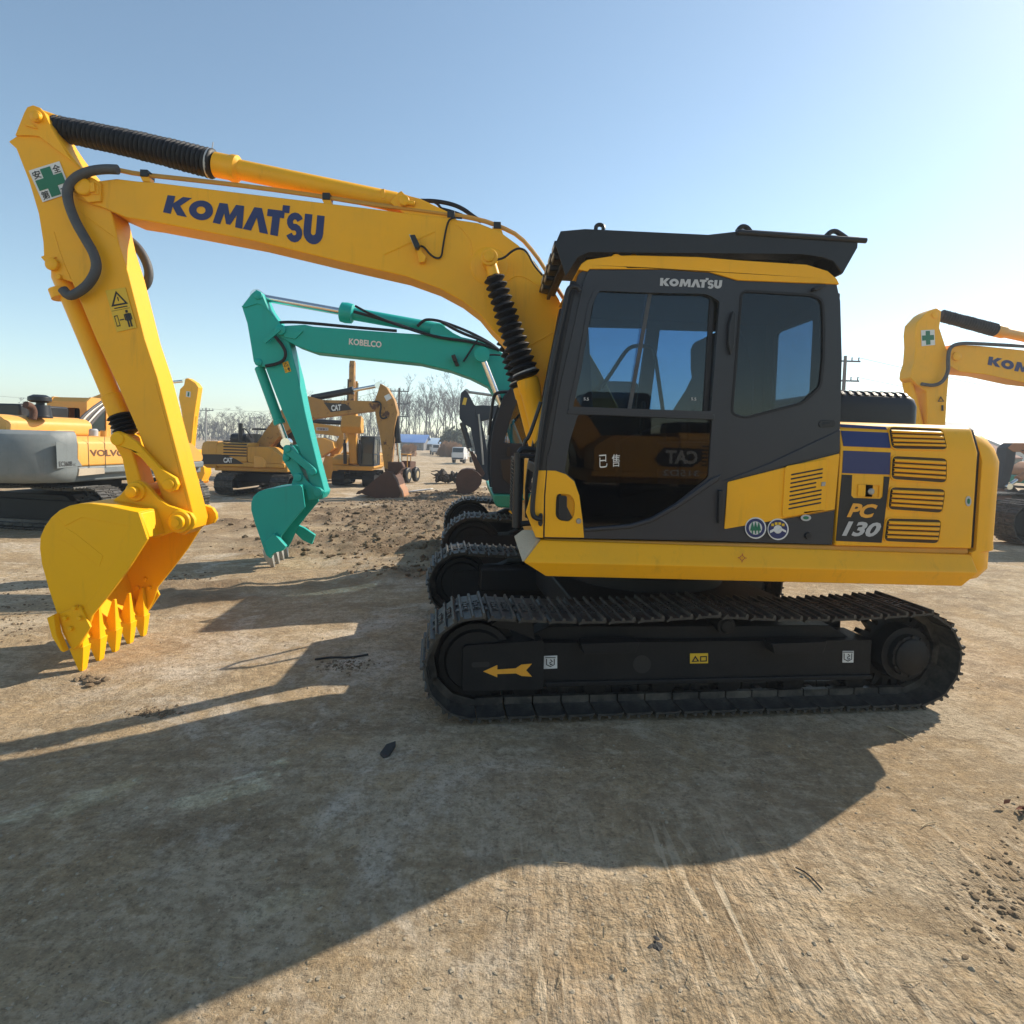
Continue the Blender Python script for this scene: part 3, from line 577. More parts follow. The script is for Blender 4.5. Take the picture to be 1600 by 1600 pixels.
for k in range(8):
    a = math.pi * k / 4; r_ = .020 if k % 2 == 0 else .012; p0 = U.at(1158 + 3 * math.cos(a), 871 + 3 * math.sin(a), SW - .048); p1 = U.at(1158 + (7 if k % 2 == 0 else 3.2) * math.cos(a + .05), 871 + (7 if k % 2 == 0 else 3.2) * math.sin(a + .05), SW - .048); b.ribbon([p0, p1], SW - .062 - .0003 * k, .005)
for k in range(14): 
    a = 2 * math.pi * k / 14; b.ribbon([U.at(1158 + 3.5 * math.cos(a), 871 + 3.5 * math.sin(a), SW - .048), U.at(1158 + 3.5 * math.cos(a + .46), 871 + 3.5 * math.sin(a + .46), SW - .048)], SW - .0627, .004)
b.build('inspection_mark', M['red'], main, smooth=0)
# engine housing: cross-section across the machine, swept from the cab to the counterweight gap
def housing(xa, xb, inset, name, mat):
    b = MB(); sec = [(SW - .012 + inset, zbot - .005), (SW - .012 + inset, ZCR), (side_w(ztop - .03) + inset, ztop - .03), (side_w(ztop) + .03 + inset, ztop - .004), (-.5, ztop + .03), (.5, ztop + .03)]
    sec = sec + [(-y, z) for y, z in sec[::-1][2:]]
    b.loft([[(xa, y, z) for y, z in sec], [(xb, y, z) for y, z in sec]]); return b.build(name, mat, main, bevel=.008)
xe0 = U.at(1311, 720, SW)[0]; xe1 = U.at(1525, 760, SW)[0]
housing(xe0, xe1 - .012, 0, 'engine_housing', YL)
housing(xe1 - .02, xe1 + .03, .03, 'gap_seal', M['ink'])
# louvres: a flat plate painted with the shade of a recess, a frame lip and rounded slats
vents = [[(1387, 667), (1472, 670.5), (1480, 702.5), (1392, 701)], [(1393, 712), (1479, 716), (1478, 754.5), (1391, 748.5)], [(1390, 760.5), (1476.5, 764), (1471.5, 801.5), (1386, 795.5)], [(1384.5, 809), (1470.5, 811.5), (1465.5, 849), (1380, 845.5)]]
for vq in vents:
    q = [Vector(p) for p in vq]; b = MB()
    def uv(u, v): p = (q[0] * (1 - u) + q[1] * u) * (1 - v) + (q[3] * (1 - u) + q[2] * u) * v; return UH(p.x, p.y)
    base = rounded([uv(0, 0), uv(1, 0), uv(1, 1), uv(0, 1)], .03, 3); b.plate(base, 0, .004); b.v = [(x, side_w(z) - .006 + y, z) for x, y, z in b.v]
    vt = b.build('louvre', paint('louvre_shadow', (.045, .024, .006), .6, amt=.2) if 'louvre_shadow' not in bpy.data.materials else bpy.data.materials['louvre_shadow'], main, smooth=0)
    b = MB()
    for k in range(4):
        v = .10 + .205 * k; rows = []
        for u in (.02, .90, .97):
            row = []
            for j in range(7):
                a = math.pi * j / 6; vv = v + .135 * (1 - math.cos(a)) / 2 * (1.08 if k < 3 else .9) + .02; x, z = uv(u, vv); row.append((x, side_w(z) - .008 - (.017 if u < .95 else .005) * math.sin(a), z))
            rows.append(row)
        n0 = len(b.v); b.v += [p for r_ in rows for p in r_]; b.f += [(n0 + i * 7 + j, n0 + i * 7 + j + 1, n0 + (i + 1) * 7 + j + 1, n0 + (i + 1) * 7 + j) for i in range(2) for j in range(6)]
    b.build('slats', YL, vt, smooth=60)
    b = MB(); ro = rounded([uv(-.012, -.03), uv(1.012, -.03), uv(1.012, 1.03), uv(-.012, 1.03)], .035, 3); ri_ = rounded([uv(0, .01), uv(.99, .01), uv(.99, .99), uv(0, .99)], .03, 3); b.plate(ro, 0, .010, [ri_]); b.v = [(x, side_w(z) - .010 + y * .9, z) for x, y, z in b.v]; b.build('louvre_frame', YL, vt, bevel=0, smooth=20)
sw4 = lambda z: side_w(z) - .004
def panel_mark(name, mat, pts, off=.004, holes=()):
    b = MB(); b.plate([UH(*p) for p in pts], 0, .003); b.v = [(x, side_w(z) - off + y, z) for x, y, z in b.v]; return b.build(name, mat, main, smooth=0)
panel_mark('stripe', M['blue'], [(1312, 662.5), (1383, 667), (1386, 671.5), (1313, 667.5)]); panel_mark('stripe', M['blue'], [(1313.5, 673), (1387.5, 676), (1391, 700), (1317.5, 697)]); panel_mark('stripe', M['blue'], [(1317.5, 704), (1391, 707), (1389.5, 741.5), (1315.5, 739)])
hand = [(1331, 743.5), (1381, 745.5), (1378.5, 776), (1375, 779.5), (1333, 778), (1329.5, 774)]
panel_mark('model_plate', M['ink'], [(1315, 741.5), (1331, 742.2), (1329.5, 774), (1333, 778), (1375, 779.5), (1378.5, 776), (1381, 744.4), (1389.5, 745), (1377, 848), (1305.5, 845)])
b = MB(); b.plate(U.P([(1338, 756), (1372, 757.5), (1371, 777), (1337, 775.5)], SW), 0, .008, [U.P([(1361, 758), (1371, 758.5), (1370, 776), (1360, 775.5)], SW)]); b.v = [(x, side_w(z) - .009 + y, z) for x, y, z in b.v]; lt = b.build('latch', YL, main, bevel=.003)
b = MB(); x, z = U.at(1357, 767.5, SW); b.rev((x, side_w(z) - .022, z), (x, side_w(z), z), [(0, .012), (.3, .02), (1, .02)], 16); b.build('lock', M['steel'], lt)
decal('lettering', M['orange'], main, U, [(1327, 785.5), (1369, 787.5), (1361, 809), (1320, 807.5)], SW, text2d('PC', .045, .12), lambda z: side_w(z) - .007)
decal('lettering', M['silver'], main, U, [(1319, 813.5), (1376, 816), (1367, 838.5), (1312.5, 836.5)], SW, text2d('130', .04, .14), lambda z: side_w(z) - .007)
for cx, cy, rx, ry in ((1512.5, 783, 4.5, 8),):
    panel_mark('oval_sticker', M['silver'], ellipse_px(cx, cy, rx, ry)); panel_mark('sticker_mark', M['green'], ellipse_px(cx, cy, rx * .5, ry * .55), .0055)
# counterweight, lofted through levels of a rounded plan
xq = U.at(1556, 762, -.95)[0] - .125; plan = [(0, -1.205), (.10, -1.205), (.17, -1.19), (.225, -1.15), (.262, -1.08), (.285, -.98), (.32, -.7), (.34, -.35), (.345, 0)]
plan = plan + [(x, -y) for x, y in plan[-2::-1]]; xc0 = U.at(1531, 762, SW)[0]; sx = (xq - xc0) / .285
b = MB(); loops = []
for z, dx, dy, so in ((.845, -.11, .05, 0), (.865, -.075, .02, 0), (.93, -.03, 0, 0), (1.035, -.03, 0, 0), (1.05, -.0, 0, 0), (1.10, -.005, 0, 0), (1.55, 0, 0, 0), (1.60, 0, 0, 0), (1.68, -.012, .03, 0), (1.74, -.035, .07, 0), (1.79, -.075, .12, 0), (1.805, -.12, .18, 0)):
    xoff = xc0 if z >= 1.04 else U.at(1517, 870, SW)[0]
    loops.append([(xoff + (x * sx + (dx if x > .05 else 0) + ((xc0 - xoff) if x > .2 else 0)), y * (1 - dy / 1.2), z) for x, y in plan])
b.loft(loops); cw = b.build('counterweight', YL, main, bevel=.004, smooth=45)
# black intake hood behind the cab
hx0 = U.at(1300, 640, -.75)[0]; hx1 = U.at(1440, 640, -.75)[0]; hz0 = ztop - .02; hz1 = U.at(1380, 611, -.75)[1]; b = MB(); loops = []
for z, i in ((hz0, 0), (hz1 - .10, .0), (hz1 - .05, .012), (hz1 - .018, .04), (hz1, .09)):
    loops.append([(x + (hx1 - hx0) * 0, y, z) for x, y in rounded([(hx0 + i, -.75 + i), (hx1 - i, -.75 + i), (hx1 - i, .55 - i), (hx0 + i, .55 - i)], .08, 4)])
b.loft(loops); hd = b.build('intake_hood', M['black'], main, bevel=0, smooth=50)
for k in range(9):
    xs = U.at(1318 + k * 12.6, 616, -.75)[0]; b = MB(); b.plate([(-.728, hz1 - .035), (-.70, hz1 - .016), (-.62, hz1 + .003), (-.62, hz1 + .012), (-.705, hz1 - .004), (-.735, hz1 - .03)], xs, xs + .022, ax='x'); b.build('rib', M['black'], hd, bevel=.003)
# right-hand side: tool box, fuel tank and handrail seen from behind
b = MB(); b.box(xl + .05, xl + 1.25, .30, 1.19, zbot - .005, 1.50); b.build('tank', YL, main, bevel=.03)
b = MB(); b.tube([(xl + .1, 1.1, 1.5), (xl + .1, 1.1, 2.0), (xl + .5, 1.1, 2.05), (xl + .5, 1.1, 1.5)], .018, 8, 1); b.build('handrail', M['black'], main)

# --- cab
CG = M['cabgrey']; cab_w, cab_far = SW - .005, -.24
cab_px = [(841, 735), (852, 690), (868, 610), (884, 520), (898, 452), (904, 428), (918, 418), (1040, 418), (1108, 425), (1151, 437), (1307, 443), (1313, 470), (1315.5, 560), (1313, 656), (1311, 708), (1300, 851), (1120, 845), (850, 840), (837, 839), (836, 780)]
door_px = [(919, 424), (1039, 421.5), (1107, 426.5), (1149, 439.5), (1149, 450), (1141.5, 520), (1136, 601), (1134, 640), (1127, 750), (1120, 843.5), (850, 840), (851, 775), (855, 715), (860, 699), (876, 600), (897, 510), (912, 440)]
rwin = rounded([(1161, 456), (1272, 463), (1284, 470), (1286, 500), (1285.5, 560), (1281, 603), (1254, 628), (1165, 651), (1148, 646), (1146, 640), (1152, 570)], 8, 3)
grow = lambda pts, k: [(p[0] + (p[0] - cx_) * k, p[1] + (p[1] - cy_) * k) for p in pts]
b = MB(); b.plate(U.P(cab_px, cab_w), cab_w, cab_w + .05, [U.P(rwin, cab_w), U.P(rounded([(925, 434), (1105, 434), (1132, 446), (1125, 640), (1110, 760), (1050, 800), (990, 830), (905, 830), (870, 760), (880, 640)], 8, 3), cab_w)])
cab = b.build('cab', CG, main, bevel=.006)
# far wall, rear wall, floor, ceiling, front frame
FF = cab_far
farq = lambda pts: U.P(pts, FF)
ox0, oz0 = U.at(841, 760, cab_w); xr_c = U.at(1313, 600, cab_w)[0]; zt = U.at(1100, 424, cab_w)[1]; zb_ = zbot
fpro = U.P([(836, 839), (836, 780), (841, 735), (868, 610), (904, 428)], cab_w)
far_out = fpro + [(fpro[-1][0] + .1, zt), (xr_c - .05, zt - .02), (xr_c, zt - .12), (xr_c, zb_)]
b = MB(); b.plate(far_out, FF - .04, FF, [farq([(918, 512), (1009, 514), (992, 640), (925, 640)]), farq([(1029, 516), (1124, 519), (1118, 650), (1013, 640)])]); b.build('right_wall', CG, cab, bevel=.004)
for q in ([(916, 510), (1011, 512), (994, 643), (923, 643)], [(1027, 514), (1126, 517), (1120, 653), (1011, 643)]): b = MB(); b.plate(farq(q), FF - .022, FF - .017); b.build('right_window', M['glass'], cab)
w0, z0 = U.atx(1275, 497, xr_c - .02); w1, z1 = U.atx(1207, 640, xr_c - .02); w2, zz2 = U.atx(1275, 640, xr_c - .02)
b = MB(); b.plate([(cab_w + .05, zb_), (FF - .04, zb_), (FF - .04, zt - .08), (cab_w + .05, zt - .08)], xr_c - .04, xr_c, [rounded([(w0, z0), (w1, z0), (w1, z0 - .62), (w0, z0 - .62)], .05, 3)], ax='x'); b.build('rear_wall', CG, cab, bevel=.004)
b = MB(); b.plate([(w0 - .02, z0 + .02), (w1 + .02, z0 + .02), (w1 + .02, z0 - .64), (w0 - .02, z0 - .64)], xr_c - .022, xr_c - .018, ax='x'); b.build('rear_window', M['glass'], cab)
b = MB(); b.box(fpro[0][0] + .02, xr_c - .03, cab_w + .05, FF - .04, zb_ - .005, zb_ + .03); b.build('floor', M['seat'], cab)
b = MB(); b.plate([(fpro[-1][0] + .02, zt - .10), (fpro[-1][0] + .06, zt - .03), (xr_c - .06, zt - .04), (xr_c - .05, zt - .11)], cab_w + .05, FF - .04); b.build('ceiling', M['seat'], cab)
b = MB(); px_f = fpro
for i in range(len(px_f) - 1):
    a, c = px_f[i], px_f[i + 1]
    for ya, yb in ((FF - .07, FF - .0),): b.plate([a, c, (c[0] + .05, c[1]), (a[0] + .05, a[1])], ya, yb)
for i, hgt in ((2, .03), (3, .02)): x, z = px_f[i]; b.plate([(x - .005, z - hgt), (x + .02, z - hgt), (x + .02, z + hgt), (x, z + hgt)], cab_w + .03, FF - .06)
b.build('front_pillar', M['black'], cab, bevel=.004)
b = MB(); b.add([v for p in px_f for v in ((p[0] + .012, cab_w + .03, p[1]), (p[0] + .012, FF - .03, p[1]))], [(2 * i, 2 * i + 1, 2 * i + 3, 2 * i + 2) for i in range(len(px_f) - 1)]); b.build('windscreen', M['glass'], cab, smooth=0)
# rubber seal and bright edge along the windscreen pillar
b = MB(); b.tube([Vector((*[U.at(x, y, cab_w)[0]], cab_w + .01, U.at(x, y, cab_w)[1])) for x, y in ((897, 440), (884, 500), (866, 595), (850, 680), (841, 735), (834, 800))], .022, 8, 1); b.build('pillar_seal', M['rubber'], cab)
# door, a few millimetres proud of the wall
dw = cab_w - .016
uw = rounded([(934, 449), (1006, 452), (1105, 454), (1130, 468), (1128, 490), (1121, 580), (1115, 647), (890, 640), (903, 580), (921, 476)], 9, 3)
lg = rounded([(903, 648), (1113, 654), (1107, 746), (1055, 787), (1017, 809), (985, 819), (912, 825), (906, 780), (898, 750), (882, 738), (890, 690)], 5, 3)
hr = [(872, 771), (891, 773), (898, 783), (897, 806), (890, 815), (874, 813), (868, 806), (869, 777)]; hbig = [(883 + (x - 883) * 1.07, 793 + (y - 793) * 1.04) for x, y in hr]
b = MB(); b.plate(U.P(door_px, dw), dw, dw + .03, [U.P(uw, dw), U.P(lg, dw), U.P(rounded(hbig, 5, 3), dw)]); door = b.build('door', CG, cab, bevel=.007)
b = MB(); b.plate(U.P([(934 - 3, 449 - 3), (1006, 448), (1107, 450), (1134, 466), (1119, 650), (886, 643), (917, 474)], dw), dw + .012, dw + .014); 
def window_frame(pts, wd, name, mat, w, th=.012):
    c = Vector((sum(p[0] for p in pts) / len(pts), sum(p[1] for p in pts) / len(pts))); inner = []
    for i, p in enumerate(pts):
        a = Vector(pts[i - 1]); e = Vector(pts[(i + 1) % len(pts)]); d = (e - a).normalized(); n = Vector((-d.y, d.x)); 
        if n.dot(c - Vector(p)) < 0: n = -n
        inner.append((p[0] + n.x * wd, p[1] + n.y * wd))
    b = MB(); b.plate(U.P(pts, w), w, w + th, [U.P(inner, w)]); return b.build(name, mat, cab if name == 'window_seal' else door, bevel=.003)
window_frame(rounded([(932, 447), (1006, 450), (1107, 452), (1132, 467), (1130, 490), (1123, 580), (1117, 650), (887, 642), (901, 578), (919, 474)], 9, 3), 7, 'window_frame', M['cabgrey'], dw - .008, .03)
b = MB(); b.plate(U.P([(932, 455), (1017, 457), (985, 639), (896, 637)], dw), dw + .012, dw + .016); b.build('sliding_pane', M['glass'], door)
b = MB(); b.plate(U.P([(1010, 457), (1112, 460), (1116, 480), (1104, 645), (980, 640)], dw), dw + .024, dw + .028); b.build('sliding_pane', M['glass'], door)
b = MB(); b.ribbon([U.at(1018, 456, dw), U.at(1002, 548, dw), U.at(985, 640, dw)], dw + .010, .012); b.plate(U.P([(1014, 456), (1020, 456), (987, 640), (981, 640)], dw), dw + .011, dw + .02); b.build('pane_edge', M['hose'], door, smooth=0)
b = MB(); b.plate(U.P([(1112, 462), (1118, 478), (1108, 646), (1100, 646), (1110, 480)], dw), dw + .014, dw + .03); b.build('pane_stile', M['rubber'], door, bevel=.003)
b = MB(); b.plate(U.P(lg, dw), dw + .010, dw + .014); lgo = b.build('lower_pane', M['glassdark'], door)
b = MB(); b.plate(U.P([(887, 640), (1117, 648), (1116, 656), (885, 647)], dw), dw - .006, dw + .02); b.build('window_rail', CG, door, bevel=.004)
b = MB(); b.plate(U.P([(1109, 748), (1126, 741), (1122, 751), (1060, 793), (1018, 816), (985, 826), (914, 831), (912, 825), (985, 819), (1017, 809), (1055, 787)], dw), dw - .012, dw + .01); b.build('door_ridge', M['hose'] if False else CG, door, bevel=.008)
yl_px = [(855, 735), (868, 735.5), (884, 741), (897, 752), (905, 774), (910, 812), (912.5, 840), (851, 839), (852, 775)]
b = MB(); b.plate(U.P(yl_px, dw), dw - .004, dw + .027, [U.P(rounded([(872, 771), (891, 773), (898, 783), (897, 806), (890, 815), (874, 813), (868, 806), (869, 777)], 5, 3), dw)]); dc = b.build('door_panel', YL, door, bevel=.002)
b = MB(); b.plate(U.P(rounded([(872, 771), (891, 773), (898, 783), (897, 806), (890, 815), (874, 813), (868, 806), (869, 777)], 5, 3), dw), dw + .022, dw + .029); b.build('handle_recess', YL, door)
b = MB(); b.plate(U.P(rounded([(873, 774.5), (886, 775), (885.5, 810.5), (872.5, 810)], 3, 3), dw - .02), dw - .02, dw + .005); b.build('door_handle', M['black'], door, bevel=.006)
b = MB(); x, z = U.at(904, 814, dw); b.rev((x, dw - .016, z), (x, dw, z), [(0, .006), (.05, .014), (1, .018)], 16); b.build('door_lock', M['steel'], door)
for pts in ([(1136, 508), (1142, 487), (1147, 490), (1145, 540), (1139, 556), (1135, 540)], [(1121, 765), (1127, 765), (1126, 812), (1120, 818)]): b = MB(); b.plate(U.P(pts, dw), dw - .03, dw); b.build('hinge', M['black'], door, bevel=.006)
decal('lettering', M['silver'], door, U, [(1032, 432.5), (1129, 435), (1127, 452), (1031, 447.5)], dw - .002, logo2d())
q = [(936, 711), (970, 709), (970, 730), (936, 731)]
decal('handwriting', M['white'], door, U, [(936, 711), (949, 710), (949, 730), (936, 731)], dw + .008, text2d('已')); decal('handwriting', M['white'], door, U, [(956, 710), (969, 709), (968, 729), (956, 729.5)], dw + .008, text2d('售'))
for px in (916, 1084): decal('pane_mark', M['silver'], door, U, [(px - 4, 621), (px + 4, 621.5), (px + 4, 626), (px - 4, 625.5)], dw + .0105, text2d('5.5', .02))
# rear side window and charcoal quarter panel details
b = MB(); b.plate(U.P(rwin, cab_w), cab_w + .008, cab_w + .013); b.build('quarter_window', M['glassmid'], cab)
window_frame(rwin, -4, 'window_seal', M['rubber'], cab_w - .004, .012)
b = MB(); b.plate(U.P(rounded([(1136.5, 753), (1311, 708.5), (1309, 730), (1303, 797), (1131, 826.5)], 2, 2), cab_w), cab_w - .008, cab_w); qp = b.build('quarter_panel', YL, cab, bevel=.004)
vd = rounded([(1225, 728.5), (1292, 716), (1287.5, 797), (1220, 808)], 5, 3)
b = MB(); b.plate(U.P(vd, cab_w), cab_w - .018, cab_w - .004); b.build('vent_door', YL, cab, bevel=.005)
b = MB()
for k in range(9):
    x0_ = 1233.5 - k * .5; x1_ = 1283 - k * .35 - (9 if k in (3, 4) else 0); y0_ = 740.5 + k * 6.6; b.plate(rounded(U.P([(x0_, y0_), (x1_, y0_ - (x1_ - x0_) * .19), (x1_, y0_ - (x1_ - x0_) * .19 + 2.4), (x0_, y0_ + 2.4)], cab_w), .004, 2), cab_w - .0195, cab_w - .015)
b.build('vent_slots', M['ink'], cab, smooth=0)
b = MB(); b.plate(U.P([(1281, 753), (1287, 752.5), (1286, 759), (1280, 759.5)], cab_w), cab_w - .024, cab_w - .016); b.build('vent_latch', M['steel'], cab, bevel=.002)
b = MB(); b.plate(U.P(rounded([(1281, 657), (1303, 656), (1306, 661), (1303, 667), (1281, 668), (1278, 663)], 3, 2), cab_w), cab_w - .006, cab_w); b.plate(U.P(rounded([(1284, 660), (1298, 659.5), (1297, 664.5), (1284, 665)], 2, 2), cab_w), cab_w - .0075, cab_w); b.build('wall_grip', M['black'], cab, bevel=.002)
b = MB(); x, z = U.at(1262, 837, cab_w); b.rev((x, cab_w - .012, z), (x, cab_w, z), [(0, .018), (1, .022)], 16); b.build('plug', M['black'], cab)
b = MB(); b.plate(U.P([(1268, 451), (1282, 446), (1285, 446), (1284, 450), (1272, 456), (1266, 456)], cab_w), cab_w - .04, cab_w); b.build('wiper_bracket', M['black'], cab, bevel=.004)
# crease running along the quarter panel above the yellow
b = MB(); b.plate(U.P([(1128, 752), (1200, 724), (1312, 671), (1311, 706), (1136, 751)], cab_w), cab_w - .010, cab_w); b.build('quarter_ridge', CG, cab, bevel=.008)
b = MB(); b.plate(U.P([(841.5, 735), (853.5, 735), (850, 775), (848.5, 840.5), (837, 839.5), (822, 801), (832, 765)], dw), dw - .004, dw + .03); pp = b.build('pillar_panel', YL, cab, bevel=.004)
b = MB(); b.plate(U.P(rounded([(841, 806), (844, 801), (848, 803), (848, 818), (845, 823), (841, 820)], 2, 2), dw - .01), dw - .02, dw - .004); b.build('rail_foot', M['black'], cab, bevel=.003)
for cx, cy, rr in ((1180.5, 825, 16.5), (1215.5, 827, 16.5)):
    q = [(cx - rr, cy - rr), (cx + rr, cy - rr), (cx + rr, cy + rr), (cx - rr, cy + rr)]
    sticker('round_sticker', M['white'], cab, U, ellipse_px(cx, cy, rr, rr * 1.02), cab_w - .009)
    decal('sticker_ring', M['blue'], cab, U, [(cx - rr * .9, cy - rr * .9), (cx + rr * .9, cy - rr * .9), (cx + rr * .9, cy + rr * .9), (cx - rr * .9, cy + rr * .9)], cab_w - .0128, ring2d(.70, 1) if cx < 1200 else ring2d(.45, 1))
for k in (-5, 0, 5):
    sticker('tree_symbol', M['green'], cab, U, [(1180.5 + k, 815), (1184 + k, 829), (1181.3 + k, 829), (1181.3 + k, 834), (1179.7 + k, 834), (1179.7 + k, 829), (1177 + k, 829)], cab_w - .0135)
sticker('emblem_waves', M['white'], cab, U, [(1203, 829), (1209, 826), (1215, 829), (1221, 825), (1228, 829), (1228, 832), (1221, 829), (1215, 833), (1209, 830), (1203, 833)], cab_w - .0145)
for k in range(4): sticker('emblem_mark', M['warn'], cab, U, [(1205 + k * 5.5, 818 - (k in (1, 2)) * 2), (1209 + k * 5.5, 818 - (k in (1, 2)) * 2), (1209 + k * 5.5, 822 - (k in (1, 2)) * 2), (1205 + k * 5.5, 822 - (k in (1, 2)) * 2)], cab_w - .0145)
sticker('oval_sticker', M['silver'], cab, U, ellipse_px(1259, 809, 8, 5), cab_w - .012); sticker('sticker_mark', M['green'], cab, U, ellipse_px(1259, 809, 4.5, 2.6), cab_w - .014)
# roof cap
roof_px = [(903, 421.5), (908, 413), (916, 407), (955, 401), (958, 398), (965, 397.5), (970, 400), (989, 399.5), (1090, 402), (1157, 407.5), (1259, 414), (1292, 424), (1306, 436), (1310.5, 445), (1151, 438.5), (1107, 426), (1039, 421.5), (921, 421), (918, 425)]
b = MB(); b.plate(U.P(roof_px, cab_w), cab_w - .012, FF + .01); b.build('roof_cap', YL, main, bevel=.03, seg=4)
b = MB(); rp_ = U.P([(990, 400), (990, 394), (996, 393), (998, 396), (998, 400)], cab_w); b.tube([(x, cab_w + .06, z) for x, z in rp_], .008, 6, 1); b.build('lifting_eye', YL, main)
# inside: seat, console, levers, grab rail
b = MB(); b.plate(U.P([(1092, 540), (1097, 529), (1110, 524), (1130, 526), (1140, 545), (1150, 600), (1150, 690), (1052, 690), (1052, 655), (1062, 640), (1084, 606), (1094, 585), (1092, 572)], -.70), -.98, -.52); b.plate(U.P([(1040, 690), (1150, 690), (1150, 760), (1040, 760)], -.7), -1.0, -.48); b.build('seat', M['seat'], cab, bevel=.04, seg=3)
b = MB(); b.plate(U.P([(968, 690), (1035, 664), (1050, 664), (1050, 760), (968, 780)], -.5), -.5, -.34); b.build('console', M['seat'], cab, bevel=.02)
b = MB(); b.tube([U.p3(x, y, -.36) for x, y in ((935, 610), (948, 594), (975, 552), (985, 542), (1000, 540), (1018, 542), (1023, 552), (1030, 600), (1037, 650))], .015, 8, 1); b.build('grab_rail', M['black'], cab)
b = MB(); b.tube([U.p3(x, y, -.9) for x, y in ((1000, 680), (1002, 655), (1006, 640))], .012, 6, 1); b.cyl(U.p3(1006, 642, -.9), U.p3(1008, 628, -.9), .022, .018); b.build('control_lever', M['black'], cab)
# handrail by the door, front screen guard
b = MB(); b.tube([U.p3(x, y, cab_w - .05) for x, y in ((907, 455), (904, 449), (894, 446.5), (887, 453), (882, 480), (868, 540), (853, 620), (845, 675), (838, 730), (832, 785), (832, 805), (838, 810), (846, 811))], .015, 10, 2); b.build('handrail', M['black'], main)
b = MB(); xg = U.at(811, 760, SW + .12)[0]; (ya, za) = U.atx(811, 708, xg); (yb, zb2) = U.atx(811, 828, xg); b.cyl((xg, ya, zb2 - .02), (xg, ya, za), .032, seg=12)
(yc_, zc_) = U.atx(795, 722, xg); zt_g = U.atx(809, 722, xg)[1]; yfar = ya + .75
b.cyl((xg, yfar, zb2), (xg, yfar, za - .04), .02, seg=10); b.box(xg - .012, xg + .012, ya, yfar, za - .06, za - .035); b.tube([(xg, ya, za), (xg + .02, ya, za + .03), (xg + .12, ya, za + .02)], .02, 8, 1); b.tube([(xg, ya, zb2), (xg + .1, ya, zb2 + .01)], .018, 8); sg = b.build('screen_guard', M['black'], main)
b = MB()
for k in range(15):
    z = zb2 + .03 + (za - .07 - zb2) * k / 14; b.box(xg - .018, xg + .018, ya, yfar, z - .004, z + .004)
b.build('guard_slats', M['black'], sg)
b = MB(); b.tube([U.p3(x, y, SW + .1) for x, y in ((840, 712), (830, 713), (822, 712), (812, 712))], .014, 8, 0); b.tube([U.p3(x, y, SW + .25) for x, y in ((845, 628), (838, 650), (826, 684), (819, 690), (819, 706))], .012, 6, 1); b.build('guard_bracket', M['black'], main)
# roof guard with visor
BK = M['black']; gw = SW - .035; gf = -.16
b = MB(); b.plate(U.P([(876, 361), (914.5, 357.5), (1107, 366.5), (1151, 361.5), (1341, 373), (1340, 387), (1317, 427.5), (1302, 408), (1286, 402), (1252, 397), (921, 394), (903, 402), (884, 432), (868, 381)], gw), gw, gw + .012); rg = b.build('roof_guard', BK, main, bevel=.003)
g = U.P([(876, 361), (914.5, 357.5), (1107, 366.5), (1341, 373.5)], gw)
b = MB(); b.plate(g + [(x, z - .012) for x, z in g[::-1]], gw + .012, gf); b.build('guard_roof', BK, rg, bevel=.003)
v0 = U.at(876, 361, gw); v1 = U.at(867.5, 381, gw); b = MB(); b.plate([v0, (v0[0] + .012, v0[1] - .002), (v1[0] + .012, v1[1]), v1], gw + .012, gf); b.plate([v1, (v1[0] + .12, v1[1] - .03), (v1[0] + .12, v1[1] - .04), (v1[0], v1[1] - .012)], gw + .012, gf); b.build('visor', BK, rg, bevel=.002)
b = MB(); q = U.P([(1341, 373), (1340, 387), (1317, 428), (1306, 411)], gw); b.plate([q[0], q[1], q[2], (q[2][0] - .015, q[2][1]), (q[1][0] - .02, q[1][1]), (q[0][0] - .02, q[0][1])], gw + .012, gf); b.plate(U.P(([(1151, 361.5), (1341, 373.5), (1341, 371), (1152, 358.5)]), gf), gf - .012, gf); b.build('rear_visor', BK, rg, bevel=.002)
b = MB(); b.plate(U.P([(921, 390), (1252, 395), (1254, 412), (921, 398)], gw), gw + .14, gw + .18); b.plate(U.P([(921, 390), (1252, 395), (1254, 412), (921, 398)], gw), gf - .3, gf - .26); b.plate(U.P([(1253, 397), (1287, 398), (1283, 420), (1253, 413)], gw), gw + .1, gw + .4); b.plate(U.P([(962, 388), (968, 388), (970, 402), (961, 402)], gw), gw + .05, gw + .12); b.build('guard_mount', BK, rg, bevel=.003)
b = MB(); b.cyl(U.p3(1151, 363, gw), U.p3(1353, 376, gw), .016); b.build('guard_rail', BK, rg)
for pts in ([(931, 358), (931.5, 353), (937, 350.5), (942.5, 353), (943, 358.5)], [(1152, 362), (1157, 355), (1162, 353.5), (1168, 356), (1173, 363)], [(1290, 370), (1298, 362), (1305, 361), (1312, 365), (1322, 372)]):
    b = MB(); b.tube([U.p3(x, y, gw + .03) for x, y in pts], .012 if pts[0][0] < 1000 else .015, 8, 1); b.build('lifting_eye', BK, rg)
xb_ = U.at(882, 395, gw + .1)[0]; zb3 = U.at(882, 395, gw + .1)[1]
b = MB(); b.box(xb_ - .012, xb_ + .012, gw + .08, gf - .05, zb3 - .06, zb3 - .035); b.build('light_bar', BK, rg, bevel=.003)
